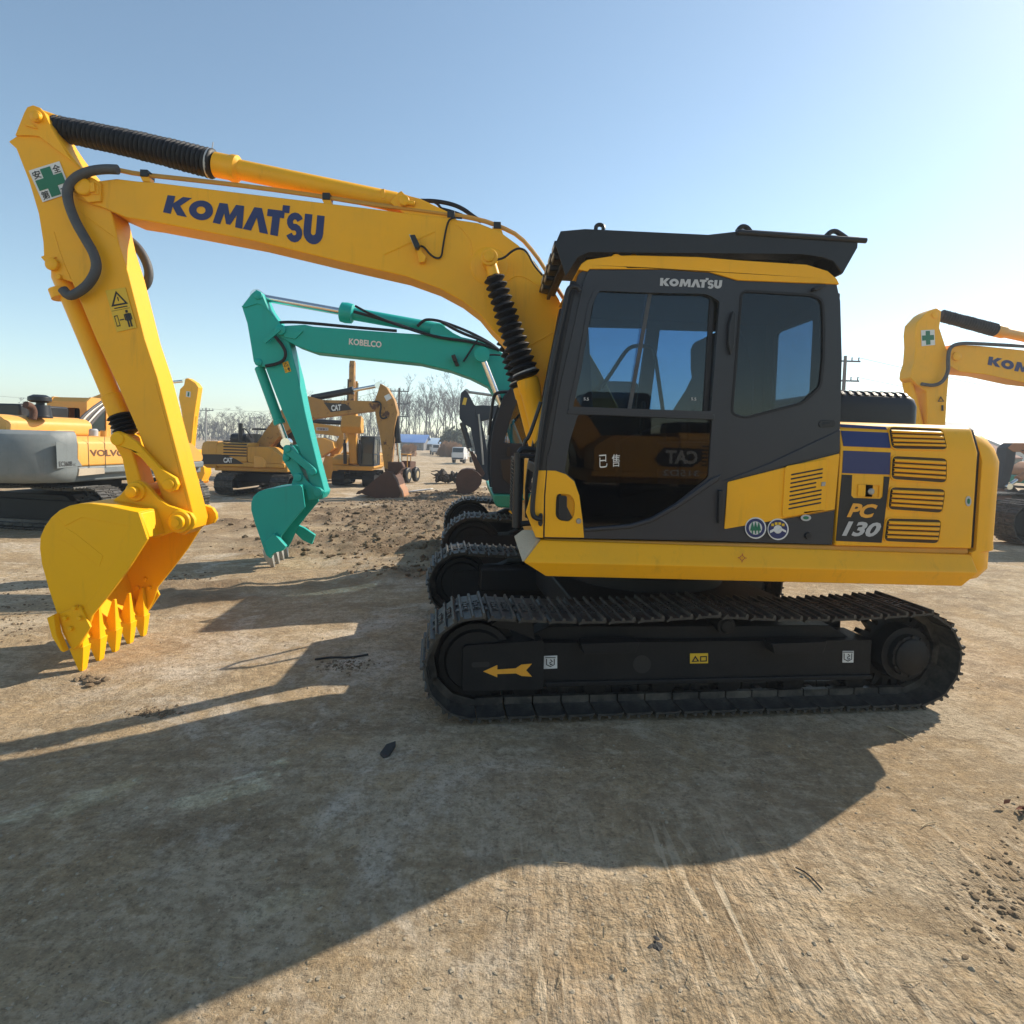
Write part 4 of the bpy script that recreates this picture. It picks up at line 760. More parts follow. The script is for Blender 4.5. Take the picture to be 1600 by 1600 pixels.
for k in range(4):
    y = gw + .18 + k * .235; b = MB(); b.plate(rounded([(y - .075, zb3 - .035), (y + .075, zb3 - .035), (y + .075, zb3 + .075), (y - .075, zb3 + .075)], .02, 3), xb_ - .06, xb_ + .01, ax='x'); lb = b.build('roof_light', BK, rg, bevel=.006)
    b = MB(); b.plate(rounded([(y - .06, zb3 - .02), (y + .06, zb3 - .02), (y + .06, zb3 + .06), (y - .06, zb3 + .06)], .02, 3), xb_ + .0098, xb_ + .018, ax='x'); b.build('light_housing', M['lens'], rg, bevel=.004)
    b = MB(); b.plate(rounded([(y - .06, zb3 - .02), (y + .06, zb3 - .02), (y + .06, zb3 + .06), (y - .06, zb3 + .06)], .02, 3), xb_ - .064, xb_ - .0602, ax='x'); b.build('lens', M['lens'], rg)
    b = MB(); b.tube([(xb_ + .02, y, zb3 + .03), (xb_ + .05, y, zb3 + .05), (xb_ + .06, y + .08, zb3 + .08), (xb_ + .05, y + .15, zb3 + .02)], .006, 6, 1); b.build('cable', M['rubber'], rg)
# ================================================================== the ground
def sstep(a, b, x): t = np.clip((x - a) / (b - a), 0, 1); return t * t * (3 - 2 * t)
_rs = np.random.RandomState(3); _lat = _rs.rand(256, 256)
def vnoise(x, y):
    xi = np.floor(x).astype(int); yi = np.floor(y).astype(int); fx = x - xi; fy = y - yi; fx = fx * fx * (3 - 2 * fx); fy = fy * fy * (3 - 2 * fy)
    g = lambda i, j: _lat[i & 255, j & 255]
    return (g(xi, yi) * (1 - fx) + g(xi + 1, yi) * fx) * (1 - fy) + (g(xi, yi + 1) * (1 - fx) + g(xi + 1, yi + 1) * fx) * fy
def fbm(x, y, o=4):
    s = 0; a = 1; t = 0
    for k in range(o): s = s + a * vnoise(x * 2 ** k + 17 * k, y * 2 ** k + 31 * k); t += a; a *= .5
    return s / t - .5
def mudmask(x, y):                                               # the churned strip beyond the machines
    d = np.sqrt(((x + 1.3 + (y - 11) * .02) / 3.4) ** 2 + ((y - 13) / 6.5) ** 2) + fbm(x * .55, y * .9) * 1.7
    return 1 - sstep(.5, 1.15, d)
def gheight(x, y):
    x = np.asarray(x, float); y = np.asarray(y, float)
    base = -.075 * (1 - sstep(-2.9, -1.2, x))
    slab = np.exp(-((x - 1.1) / 2.4) ** 2 - ((y - 4.5) / 2.6) ** 2)
    h = base - .016 * slab + (fbm(x * .35, y * .35) * .07 + fbm(x * 1.6, y * 1.6) * .022) * (1 - .85 * slab) + (1 - .6 * slab) * fbm(x * 7, y * 4.5, 3) * .010 + fbm(x * 22 + .3 * y, y * 3.2, 2) * .006
    h = h + mudmask(x, y) * (.02 + .20 * np.abs(fbm(x * 1.1, y * 1.4)) + .16 * fbm(x * 3.5, y * 3.5) + .12 * np.abs(fbm(x * 9, y * 9)))
    return h
def gz(x, y): return float(gheight(x, y))
NX, NY = 620, 620
tx = np.linspace(-1, 1, NX); gx = 1.1 * np.sinh(6.35 * tx); ty = np.linspace(-.62, 1, NY); gy = 2.6 + 1.1 * np.sinh(6.35 * ty)
gx = gx * (320 / gx.max()); X, Y = np.meshgrid(gx, gy); Z = gheight(X, Y) * (1 - sstep(40, 90, np.hypot(X, Y)))
co = np.stack([X, Y, Z], -1).reshape(-1, 3); idx = np.arange(NX * NY).reshape(NY, NX)
fc = np.stack([idx[:-1, :-1], idx[:-1, 1:], idx[1:, 1:], idx[1:, :-1]], -1).reshape(-1, 4)
me = bpy.data.meshes.new('yard_ground'); me.vertices.add(len(co)); me.vertices.foreach_set('co', co.ravel()); me.loops.add(fc.size); me.loops.foreach_set('vertex_index', fc.ravel().astype(np.int32))
me.polygons.add(len(fc)); me.polygons.foreach_set('loop_start', np.arange(0, fc.size, 4, dtype=np.int32)); me.update(calc_edges=True); me.validate(); me.shade_smooth()
at_ = me.attributes.new('mud', 'FLOAT', 'POINT'); at_.data.foreach_set('value', mudmask(X, Y).ravel().astype(np.float32))
ground = bpy.data.objects.new('yard_ground', me); COL.objects.link(ground); tag(ground, kind='structure')
m, t, bb = new_mat('dusty_ground'); N = t.nodes.new; L = t.links.new; bb.inputs['Specular IOR Level'].default_value = .15
geo = N('ShaderNodeNewGeometry')
def noise(scale, detail=6, rough=.6, vec=None, dist=0):
    n = N('ShaderNodeTexNoise'); n.inputs['Scale'].default_value = scale; n.inputs['Detail'].default_value = detail; n.inputs['Roughness'].default_value = rough; n.inputs['Distortion'].default_value = dist; L(vec or geo.outputs['Position'], n.inputs['Vector']); return n.outputs['Fac']
def mapr(v, a, b_, c=0, d=1):
    r = N('ShaderNodeMapRange'); r.inputs['From Min'].default_value = a; r.inputs['From Max'].default_value = b_; r.inputs['To Min'].default_value = c; r.inputs['To Max'].default_value = d; L(v, r.inputs['Value']); return r.outputs['Result']
def mixc(f, a, b_):
    x = N('ShaderNodeMix'); x.data_type = 'RGBA'
    for s_, v in (('Factor', f), ('A', a), ('B', b_)):
        if isinstance(v, tuple): x.inputs[s_].default_value = (*v, 1)
        elif isinstance(v, float): x.inputs[s_].default_value = v
        else: L(v, x.inputs[s_])
    return x.outputs['Result']
def math_(op, a, b_):
    x = N('ShaderNodeMath'); x.operation = op
    for i, v in enumerate((a, b_)):
        if isinstance(v, (int, float)): x.inputs[i].default_value = v
        else: L(v, x.inputs[i])
    return x.outputs[0]
mp = N('ShaderNodeMapping'); mp.inputs['Rotation'].default_value = (0, 0, R(-8)); mp.inputs['Scale'].default_value = (1, .13, 1); L(geo.outputs['Position'], mp.inputs['Vector'])
mp2 = N('ShaderNodeMapping'); mp2.inputs['Rotation'].default_value = (0, 0, R(20)); mp2.inputs['Scale'].default_value = (.35, 1.5, 1); L(geo.outputs['Position'], mp2.inputs['Vector'])
big = noise(.55, 5, .62); mid = noise(2.6, 8, .68); grain = noise(11, 7, .75); fine = noise(30, 8, .75); vfine = noise(95, 5, .7); streak = noise(9, 6, .65, mp.outputs[0], .35); streak2 = noise(26, 4, .6, mp.outputs[0], .2); scuff = noise(7, 7, .7, mp2.outputs[0], .8)
smask = N('ShaderNodeSeparateXYZ'); L(geo.outputs['Position'], smask.inputs[0])
right = math_('MULTIPLY', mapr(noise(1.7, 6, .7), .38, .60, .12, 1), math_('MULTIPLY', mapr(smask.outputs['X'], -.25, .25), mapr(smask.outputs['Y'], 2.75, 2.2)))   # scraped strip on the near right
patchy = noise(1.25, 10, .72, None, .4); patchy2 = noise(.42, 8, .7); damp = noise(.8, 9, .74, mp2.outputs[0])
c1 = mixc(mapr(big, .38, .64), (.38, .285, .17), (.46, .365, .24)); c1 = mixc(mapr(mid, .42, .62), c1, (.33, .265, .18)); c1 = mixc(mapr(patchy, .49, .56, 0, .75), c1, (.50, .425, .315)); c1 = mixc(mapr(patchy2, .50, .57, 0, .6), c1, (.29, .205, .12)); c1 = mixc(mapr(damp, .55, .63, 0, .7), c1, (.20, .145, .088)); c1 = mixc(mapr(scuff, .52, .66, 0, .6), c1, (.56, .475, .35))
chalk_lift = math_('MULTIPLY', mapr(noise(.75, 9, .74, None, .6), .50, .60), mapr(smask.outputs['X'], 1.2, -.2)); c1 = mixc(math_('MULTIPLY', chalk_lift, mapr(mid, .36, .58, .2, .95)), c1, (.60, .55, .47)); grit = noise(62, 6, .8)  # pale chalky patches on the left, also painting the shaded ground brighter
c1 = mixc(mapr(grain, .47, .66, 0, .6), c1, (.24, .195, .135)); c1 = mixc(mapr(grit, .54, .66, 0, .8), c1, (.11, .085, .06)); c1 = mixc(mapr(grit, .43, .34, 0, .6), c1, (.66, .59, .47)); c1 = mixc(mapr(grain, .46, .30, 0, .5), c1, (.62, .55, .44)); c1 = mixc(mapr(fine, .50, .66, 0, .7), c1, (.16, .125, .085)); c1 = mixc(mapr(vfine, .58, .78, 0, .55), c1, (.58, .50, .38))
sfac = math_('MULTIPLY', mapr(streak, .47, .60), math_('ADD', math_('MULTIPLY', right, .62), .04)); c1 = mixc(math_('MULTIPLY', sfac, .6), c1, (.58, .48, .35)); mp3 = N('ShaderNodeMapping'); mp3.inputs['Rotation'].default_value = (0, 0, R(-8)); mp3.inputs['Scale'].default_value = (1, .11, 1); mp3.inputs['Location'].default_value = (.012, .02, 0); L(geo.outputs['Position'], mp3.inputs['Vector']); dash = mapr(noise(21, 3, .5, mp.outputs[0], .25), .585, .64); dash_shadow = mapr(noise(21, 3, .5, mp3.outputs[0], .25), .60, .65); c1 = mixc(math_('MULTIPLY', dash_shadow, math_('MULTIPLY', right, .8)), c1, (.13, .095, .06)); c1 = mixc(math_('MULTIPLY', dash, math_('MULTIPLY', right, .9)), c1, (.66, .57, .43))  # dark copy set beside each pale dash paints the gouge's shadow
dfac = math_('MULTIPLY', mapr(streak2, .56, .70), math_('ADD', math_('MULTIPLY', right, .7), .08)); c1 = mixc(dfac, c1, (.16, .12, .075))
mudn = N('ShaderNodeAttribute'); mudn.attribute_name = 'mud'; patch = mapr(noise(.9, 7, .7), .56, .68, 0, .75)
mud = math_('MAXIMUM', math_('MULTIPLY', mudn.outputs['Fac'], mapr(mid, .30, .55, .35, 1)), math_('MULTIPLY', patch, mapr(mid, .42, .6))); c1 = mixc(mud, c1, mixc(mapr(fine, .4, .65), (.10, .072, .048), (.24, .18, .12)))
vor = N('ShaderNodeTexVoronoi'); vor.inputs['Scale'].default_value = 42; L(geo.outputs['Position'], vor.inputs['Vector']); grav = math_('MULTIPLY', mapr(vor.outputs['Distance'], .22, .12), mapr(noise(6, 3), .50, .62)); c1 = mixc(math_('MULTIPLY', grav, .6), c1, mixc(mapr(vor.outputs['Color'], .3, .7), (.10, .085, .065), (.42, .37, .29)))
# thin pale scratches and cracks
cr = N('ShaderNodeTexVoronoi'); cr.feature = 'DISTANCE_TO_EDGE'; cr.inputs['Scale'].default_value = 1.3; dv_ = N('ShaderNodeMix'); dv_.data_type = 'VECTOR'; dv_.inputs['Factor'].default_value = .12; L(geo.outputs['Position'], dv_.inputs['A']); nz_ = N('ShaderNodeTexNoise'); nz_.inputs['Scale'].default_value = 4; L(geo.outputs['Position'], nz_.inputs['Vector']); L(nz_.outputs['Color'], dv_.inputs['B']); L(dv_.outputs['Result'], cr.inputs['Vector'])
crack = math_('MULTIPLY', mapr(cr.outputs['Distance'], .012, .003), mapr(noise(1.1, 3), .52, .6)); c1 = mixc(math_('MULTIPLY', crack, .22), c1, (.14, .11, .075))
wm = N('ShaderNodeMix'); wm.data_type = 'RGBA'; wm.blend_type = 'MULTIPLY'; wm.inputs['Factor'].default_value = 1; wm.inputs['B'].default_value = (1.17, 1.11, 1.04, 1); L(c1, wm.inputs['A']); L(wm.outputs['Result'], bb.inputs['Base Color']); bb.inputs['Roughness'].default_value = .92
hsum = math_('MULTIPLY', mapr(patchy, .47, .56), .006)
for v_, k_ in ((fine, .016), (grain, .022), (vfine, .006), (mid, .02), (grit, .008), (math_('MULTIPLY', streak, right), .07), (math_('MULTIPLY', streak2, right), .03)): hsum = math_('ADD', hsum, math_('MULTIPLY', v_, k_))
hsum = math_('ADD', hsum, math_('ADD', math_('MULTIPLY', grav, .006), math_('MULTIPLY', scuff, .008))); hsum = math_('SUBTRACT', hsum, math_('MULTIPLY', crack, .002))
bp = N('ShaderNodeBump'); bp.inputs['Strength'].default_value = 1.0; bp.inputs['Distance'].default_value = 1.0; L(hsum, bp.inputs['Height']); L(bp.outputs[0], bb.inputs['Normal']); me.materials.append(m)

# ------------------------------------------------------------------ ground litter
G = Fr(0, 0, 0)
def gp(px, py, z=0.0):
    d = ray(px, py); k = (z - CH) / d.z; p = EYE + d * k; return p.x, p.y
M['soil'] = paint('dark_soil', (.15, .11, .072), .95, (.30, .23, .15), .8, 2.5, .2, spec=.1); M['stone'] = paint('dusty_stone', (.36, .30, .215), .9, (.22, .18, .12), .6, 9, .1)
M['leaf'] = paint('dead_leaf', (.16, .045, .02), .8, (.09, .04, .02), .6, 12, .05); M['straw'] = paint('straw', (.42, .33, .2), .8, (.25, .18, .1), .5, 12, 0); M['slate'] = paint('dark_slab', (.02, .02, .02), .7, (.05, .045, .04), .4, 12, .05)
def rock(b, c, r, rnd, flat=.6, sub=1):
    bm = bmesh.new(); bmesh.ops.create_icosphere(bm, subdivisions=sub, radius=1); sx_, sy_, sz_ = (rnd.uniform(.6, 1.3) for _ in range(3)); a = rnd.uniform(0, 6.3); ca, sa = math.cos(a), math.sin(a)
    vs = []
    for v in bm.verts:
        k = 1 + rnd.uniform(-.28, .28); x, y, z = v.co.x * sx_ * k * r, v.co.y * sy_ * k * r, v.co.z * sz_ * k * r * flat; vs.append((c[0] + x * ca - y * sa, c[1] + x * sa + y * ca, c[2] + z))
    bm.verts.index_update(); b.add(vs, [tuple(v.index for v in f.verts) for f in bm.faces]); bm.free()
rnd = random.Random(11)
b = MB()
for _ in range(1800):
    px, py = rnd.uniform(-150, 1750), 760 + 860 * rnd.random() ** .8; x, y = gp(px, py)
    if .0 < x < 3.0 and 3.3 < y < 6.2: continue
    rock(b, (x, y, gz(x, y)), rnd.choice((.002, .003, .003, .004, .005, .008)) * (1 + y * .10), rnd)
tag(b.build('gravel', M['stone'], smooth=0), kind='stuff')
b = MB()
for _ in range(6500):
    y = rnd.uniform(7, 21); x = rnd.gauss(-1.2, 2.6)
    if mudmask(np.array(x), np.array(y)) < .35: continue
    rock(b, (x, y, gz(x, y) + .005), rnd.choice((.008, .010, .012, .015, .02, .025, .03, .05)), rnd, .75)
for _ in range(900):
    px, py = rnd.choice(((120, 900, 130, 60), (30, 940, 60, 60), (560, 860, 120, 30), (1560, 1400, 60, 90), (640, 820, 80, 20), (270, 890, 60, 12), (1480, 1320, 60, 60)))[0:2] if False else (0, 0)
    q = rnd.choice(((40, 915, 70, 25), (20, 960, 40, 30), (560, 850, 110, 22), (1560, 1400, 50, 80), (640, 815, 80, 16), (290, 893, 50, 8), (240, 1098, 30, 7), (540, 1040, 40, 8))); x, y = gp(rnd.gauss(q[0], q[2] * .6), rnd.gauss(q[1], q[3] * .6)); rock(b, (x, y, gz(x, y)), rnd.choice((.003, .004, .005, .007, .010)) * (1 + y * .12), rnd, .7)
tag(b.build('soil_clods', M['soil'], smooth=0), kind='stuff')
b = MB()
for _ in range(240):
    if rnd.random() < .6: px, py = rnd.uniform(-50, 1650), 800 + 780 * rnd.random(); x, y = gp(px, py)
    else: y = rnd.uniform(7, 17); x = rnd.gauss(-1.2, 1.8)
    if .0 < x < 3.0 and 3.3 < y < 6.2: continue
    a = rnd.uniform(0, 6.3); l = rnd.uniform(.015, .05) * (1 + y * .12); z = gz(x, y) + .006; b.tube([(x, y, z), (x + l * .5 * math.cos(a), y + l * .5 * math.sin(a), z + .006), (x + l * math.cos(a + .3), y + l * math.sin(a + .3), z)], .0007 + .0003 * y, 4)
tag(b.build('straw_litter', M['straw'], smooth=0), kind='stuff')
x, y = gp(606, 1174); b = MB(); b.plate([(-.035, -.03), (-.01, -.06), (.012, -.05), (.035, .03), (.03, .055), (-.015, .03)], 0, .018, ax='z'); b.v = [(x + v[0], y + v[1], gz(x, y) + .004 + v[2] + v[1] * .25) for v in b.v]; tag(b.build('slab_fragment', M['slate'], bevel=.003), 'black flat angular fragment lying alone in the machine shadow on the ground', 'fragment')
x, y = gp(137, 1056, -.07); b = MB(); r2 = random.Random(4)
for k in range(26): rock(b, (x + r2.gauss(0, .05), y + r2.gauss(0, .03), gz(x, y) + .008), r2.uniform(.01, .03), r2, .6)
tag(b.build('soil_lump', M['soil'], smooth=0), 'crumbled dark soil lump beside the nearest bucket tooth tip', 'soil')
x, y = gp(1025, 1478); b = MB(); r2 = random.Random(8)
for k in range(14): a = r2.uniform(0, 6.3); d_ = abs(r2.gauss(0, .022)); rock(b, (x + d_ * math.cos(a), y + d_ * math.sin(a) * 1.3, gz(x, y)), r2.uniform(.006, .014), r2, .35)
tag(b.build('tar_spot', M['slate'], smooth=0), 'small black star-shaped tar lump pressed into the sunlit scraped ground', 'tar')
x, y = gp(1581, 1266); b = MB(); r2 = random.Random(5)
for k in range(7):
    a = r2.uniform(0, 6.3); l = r2.uniform(.03, .06); ca, sa = math.cos(a), math.sin(a); z = gz(x, y) + .004
    pts = [(0, 0, .0), (l * .4, .012, .015), (l, .0, .022), (l * .45, -.013, .012)]; ox_, oy_ = r2.gauss(0, .03), r2.gauss(0, .015); b.add([(x + ox_ + p[0] * ca - p[1] * sa, y + oy_ + p[0] * sa + p[1] * ca, z + p[2]) for p in pts], [(0, 1, 2, 3)])
tag(b.build('dead_leaf', M['leaf']), 'curled reddish brown dead leaf on the ground at the right edge', 'leaf')
def stick(pts, r, mat, label, name='twig'):
    b = MB(); b.tube([(*gp(px, py), gz(*gp(px, py)) + .008) for px, py in pts], r, 6, 1); tag(b.build(name, mat), label, 'twig')
stick([(1243, 1356), (1262, 1366), (1285, 1391)], .003, M['slate'], 'thin dark curved twig at the front edge of the machine shadow')
stick([(492, 1030), (520, 1026), (545, 1028), (575, 1023)], .008, M['slate'], 'thick dark stick lying on the sunlit ground left of the tracks')
stick([(1386, 1135), (1400, 1140), (1426, 1157)], .004, M['straw'], 'pale straw stalk in the shadow behind the track')
stick([(1440, 1294), (1447, 1288), (1462, 1286)], .0025, M['straw'], 'bent pale straw stalk on the sunlit ground at right')
# ================================================================== the other machines in the yard
EXG = 'excavators parked in the yard'
def glass_plate(pts, y0, y1, name, parent, mat='glassfar', ax='y'):
    b = MB(); b.plate(pts, y0, y1, ax=ax); return b.build(name, M[mat], parent, smooth=0)
def gen_cab(root, x0, x1, y0, y1, z0, z1, mat, lower=None, face=-1):
    """hollow cab with raked windscreen; x0 is the front, windows on all four sides"""
    h = z1 - z0; out = [(x0 + .10, z0), (x0, z0 + .42 * h), (x0 + .20, z1 - .10), (x0 + .30, z1 - .02), (x1 - .12, z1), (x1, z1 - .10), (x1, z0)]
    win = rounded([(x0 + .16, z0 + .40 * h), (x0 + .32, z1 - .2), (x1 - .62, z1 - .2), (x1 - .62, z0 + .40 * h)], .05, 2); win2 = rounded([(x1 - .50, z0 + .46 * h), (x1 - .50, z1 - .2), (x1 - .12, z1 - .22), (x1 - .12, z0 + .46 * h)], .05, 2); low = rounded([(x0 + .22, z0 + .10), (x0 + .14, z0 + .36 * h), (x1 - .62, z0 + .36 * h), (x1 - .62, z0 + .14)], .05, 2)
    b = MB(); b.plate(out, y0, y0 + .05, [win, win2, low]); b.plate(out, y1 - .05, y1, [win, win2])
    b.plate([(x0 + .26, z1 - .08), (x0 + .34, z1 - .03), (x1 - .12, z1 - .01), (x1 - .04, z1 - .10)], y0 + .05, y1 - .05); b.plate([(x1 - .05, z0), (x1 - .05, z1 - .1), (x1 - .002, z1 - .11), (x1 - .002, z0)], y0 + .05, y1 - .05, [[(x1 - .04, z0 + .0), (x1 - .04, z0 + .01), (x1 - .03, z0 + .01)]]) if False else b.plate([(y0 + .05, z0), (y1 - .05, z0), (y1 - .05, z1 - .1), (y0 + .05, z1 - .1)], x1 - .05, x1 - .002, [rounded([(y0 + .15, z0 + .5 * h), (y1 - .15, z0 + .5 * h), (y1 - .15, z1 - .22), (y0 + .15, z1 - .22)], .05, 2)], ax='x')
    b.box(x0 + .10, x1 - .05, y0 + .05, y1 - .05, z0, z0 + .06)
    for yy in (y0 + .05, y1 - .10): b.plate([(x0 + .11, z0 + .06), (x0 + .01, z0 + .42 * h), (x0 + .21, z1 - .10), (x0 + .27, z1 - .10), (x0 + .07, z0 + .42 * h), (x0 + .16, z0 + .06)], yy, yy + .05)
    c = b.build('cab', mat, root, bevel=.012)
    glass_plate(win, y0 + .02, y0 + .025, 'side_window', c); glass_plate(win2, y0 + .02, y0 + .025, 'side_window', c); glass_plate(low, y0 + .02, y0 + .025, 'side_window', c); glass_plate(win, y1 - .025, y1 - .02, 'side_window', c); glass_plate(win2, y1 - .025, y1 - .02, 'side_window', c)
    b = MB(); b.add([(x0 + .11, y0 + .06, z0 + .06), (x0 + .11, y1 - .06, z0 + .06), (x0 + .012, y1 - .06, z0 + .42 * h), (x0 + .012, y0 + .06, z0 + .42 * h), (x0 + .21, y0 + .06, z1 - .1), (x0 + .21, y1 - .06, z1 - .1)], [(0, 1, 2, 3), (3, 2, 5, 4)]); b.build('windscreen', M['glassfar'], c, smooth=0)
    b = MB(); b.box(x0 + .55, x0 + 1.0, (y0 + y1) / 2 - .22, (y0 + y1) / 2 + .22, z0 + .06, z0 + .45); b.box(x0 + .92, x0 + 1.02, (y0 + y1) / 2 - .22, (y0 + y1) / 2 + .22, z0 + .45, z0 + 1.05); b.build('seat', M['seat'], c, bevel=.03)
    return c
def gen_upper(root, mats, W=2.5, xf=-1.5, xr=1.6, rad=2.3, zd=.95, zh=1.85, ztop=2.9, cab=True, cabw=1.0, cabl=1.85, cw_z=None, cw_top=None, vents=True, hood2=True, side=-1):
    """deck, housings, counterweight and cab in machine axes, front towards -x, cab on the -y side"""
    body, cwm, cabm = mats; h = W / 2
    b = MB(); b.box(xf, xr + .1, -h + .1, h - .1, zd - .12, zd + .12); b.box(xf + .05, xr, -h, h, zd, zd + .14); b.build('deck', cwm, root, bevel=.03)
    b = MB(); b.cyl((0, 0, .62), (0, 0, zd - .1), .58, seg=32); b.build('swing_bearing', M['trackblack'], root)
    cx = xf + cabl + .1
    b = MB(); b.plate(rounded([(-h, zd + .14), (h, zd + .14), (h, zh - .1), (h - .12, zh), (-h + .12, zh), (-h, zh - .1)], .02, 1), cx, xr, ax='x'); eh = b.build('engine_housing', body, root, bevel=.02)
    b = MB()
    for s in ((-1, 1) if vents else ()):
        for k in range(6): z = zd + .3 + k * .08; b.box(xr - .85, xr - .2, s * (h + .002) - .004, s * (h + .002) + .004, z, z + .035)
    if vents: b.build('vent_slots', M['ink'], root, smooth=0)
    b = MB(); b.plate(rounded([(xf + .1, zd + .14), (xf + .1, zh - .35), (xf + .5, zh - .1), (cx - .02, zh - .1), (cx - .02, zd + .14)], .08, 3), .28, h); b.build('tank', body, root, bevel=.025)
    if hood2: b = MB(); b.plate(rounded([(-h * .62, zh), (h * .5, zh), (h * .5, zh + .2), (h * .4, zh + .26), (-h * .52, zh + .26), (-h * .62, zh + .2)], .05, 2), cx + .25, xr - .15, ax='x'); b.cyl((xr - .5, h * .62, zh - .02), (xr - .5, h * .62, zh + .55), .06); b.build('engine_hood', M['black'] if hood2 == 1 else body, root, bevel=.03)
    z0, z1 = cw_z or zd - .05, cw_top or zh + .02; half = [(xr, -h), (xr + .25, -h), (xr + .45, -h * .93), (rad - .12, -h * .72), (rad, -h * .35), (rad + .02, 0)]; plan = half + [(x, -y) for x, y in half[-2::-1]]
    b = MB(); b.loft([[(xr + (x - xr) * k, y * j, z) for x, y in plan] for z, k, j in ((z0, .72, .94), (z0 + .08, .93, .99), (z0 + .18, 1, 1), (z1 - .2, 1, 1), (z1 - .06, .93, .985), (z1, .78, .95))]); cw = b.build('counterweight', cwm, root, bevel=.01, smooth=50)
    if cab: gen_cab(root, xf - .05, xf - .05 + cabl, -h, -h + cabw, zd + .14, ztop, cabm)
    return cw
def gen_crawlers(root, W, TLn, H, n, sw=.5, yaw=0, mat=None, shoes=False, wheels=True, frame=True, ox=0):
    g = W - sw; Mz = Matrix.Rotation(yaw, 4, 'Z')
    for y0 in (-g / 2 - sw / 2, g / 2 - sw / 2):
        crawler(root, (ox, 0, yaw), y0, sw, TLn, H, H / 2, H / 2, n, mat or M['shoe'], M['trackblack'], shoes=shoes, detail=False, wheels=wheels)
    b = MB(); b.box(-.7, .7, -g / 2, g / 2, .34, .60); b.v = [tuple(Mz @ Vector(v)) for v in b.v]; b.build('undercarriage', M['trackblack'], root, bevel=.02)
def ram(root, fr, a, c, w, r, k=.5, name='cylinder', body=None, rod='chrome'):
    """hydraulic ram between two photo points, the barrel filling k of it from the first point"""
    A, B = fr.p3(*a, w), fr.p3(*c, w); b = MB(); b.rev(A, A.lerp(B, k), [(0, r * .8), (.02, r), (.93, r), (.935, r * 1.18), (1, r * 1.18)], 16); o = b.build(name, body or M['black'], root)
    b = MB(); b.cyl(A.lerp(B, k), B, r * .55, seg=12); b.rev(B - Vector((0, r, 0)), B + Vector((0, r, 0)), [(0, r), (1, r)], 14); b.build('rod', M[rod], o); return o
def flat(root, fr, name, mat, px, hw, w=None, bevel=.02, parent=None):
    """a plate-built part whose near outline is given; it is 2*hw thick"""
    w = -hw if w is None else w; b = MB(); b.plate(fr.P(px, w), w, w + 2 * hw * (1 if w < 0 else -1)); return b.build(name, mat, parent or root, bevel=bevel)
def gen_bucket(root, fr, px, lip, hw, mat, ntooth=5, tips=None, w=None, toothmat=None):
    """shell with two side plates; px runs round the near side from the mouth's top corner over the back to the lip"""
    w = -hw if w is None else w; s = -1 if w < 0 else 1; pts = fr.P(px, w); c = Vector((sum(p[0] for p in pts) / len(pts), sum(p[1] for p in pts) / len(pts))); sh = pts[:lip + 1]; inn = []
    for i, p in enumerate(sh):
        a = Vector(sh[max(i - 1, 0)]); e = Vector(sh[min(i + 1, len(sh) - 1)]); d = (e - a).normalized(); n = Vector((-d.y, d.x)); n = n if n.dot(c - Vector(p)) > 0 else -n; inn.append((p[0] + n.x * .03, p[1] + n.y * .03))
    y0, y1 = w, w - s * 2 * hw; b = MB(); b.plate(sh + inn[::-1], min(y0, y1) + .004, max(y0, y1) - .004); bk = b.build('bucket', mat, root, bevel=.006)
    for yy in (y0, y1): b = MB(); b.plate(pts, yy - .014, yy + .014); b.build('side_plate', mat, bk, bevel=.004)
    L0 = Vector((sh[-1][0], 0, sh[-1][1])); tip = fr.at(*tips, w); dv = Vector((tip[0], 0, tip[1])) - L0; n = Vector((dv.z, 0, -dv.x)).normalized(); lo, hi = min(y0, y1), max(y0, y1)
    for k in range(ntooth):
        y = lo + .05 + (hi - lo - .1) * k / (ntooth - 1); P0 = L0 + Vector((0, y, 0)); sec = lambda c_, a_, b_: [tuple(c_ + Vector((0, i * a_, 0)) + n * (j * b_)) for i, j in ((-1, 1), (1, 1), (1, -1), (-1, -1))]
        b = MB(); b.loft([sec(P0 - dv * .5, .03, .03), sec(P0 + dv * .2, .042, .05), sec(P0 + dv, .018, .012)]); b.build('tooth', toothmat or mat, bk, bevel=.003)
    return bk

# --- teal excavator just behind
K = Fr(.85, 8.35, R(4.5), -.03)
teal = thing('excavator', K, 'teal green excavator with dark grey cab parked directly behind the foreground machine', 'excavator', EXG)
TE = M['teal']; kb = .17
gen_crawlers(teal, 2.6, 3.6, .80, 42, .5, R(1), M['shoe'], shoes=True)
flat(teal, K, 'boom', TE, [(436, 508), (442, 509), (476, 507), (489, 510), (622, 520), (719, 526), (751, 533), (779, 546), (800, 565), (818, 600), (835, 640), (860, 700), (820, 710), (800, 670), (779, 628), (763, 604), (735, 590), (704, 579), (657, 568), (490, 550), (462, 540), (436, 526), (430, 518)], kb, bevel=.012)
boomt = teal.children[-1]
kdec = decal('lettering', M['white'], boomt, K, [(545.5, 528.5), (596.5, 533.5), (596, 543.5), (545, 538.5)], -kb - .006, text2d('KOBELCO', .035))
flat(teal, K, 'arm', TE, [(401, 453), (409, 457), (414, 469), (420, 482), (430, 496), (442, 510), (452, 535), (458, 559), (466, 590), (476, 640), (485, 680), (495, 721), (508, 770), (503, 780), (494, 780), (484, 755), (466, 700), (458, 680), (440, 640), (414, 573), (402, 571), (396, 565), (392, 540), (386, 505), (378, 480), (393, 460)], .15, bevel=.012)
armt = teal.children[-1]
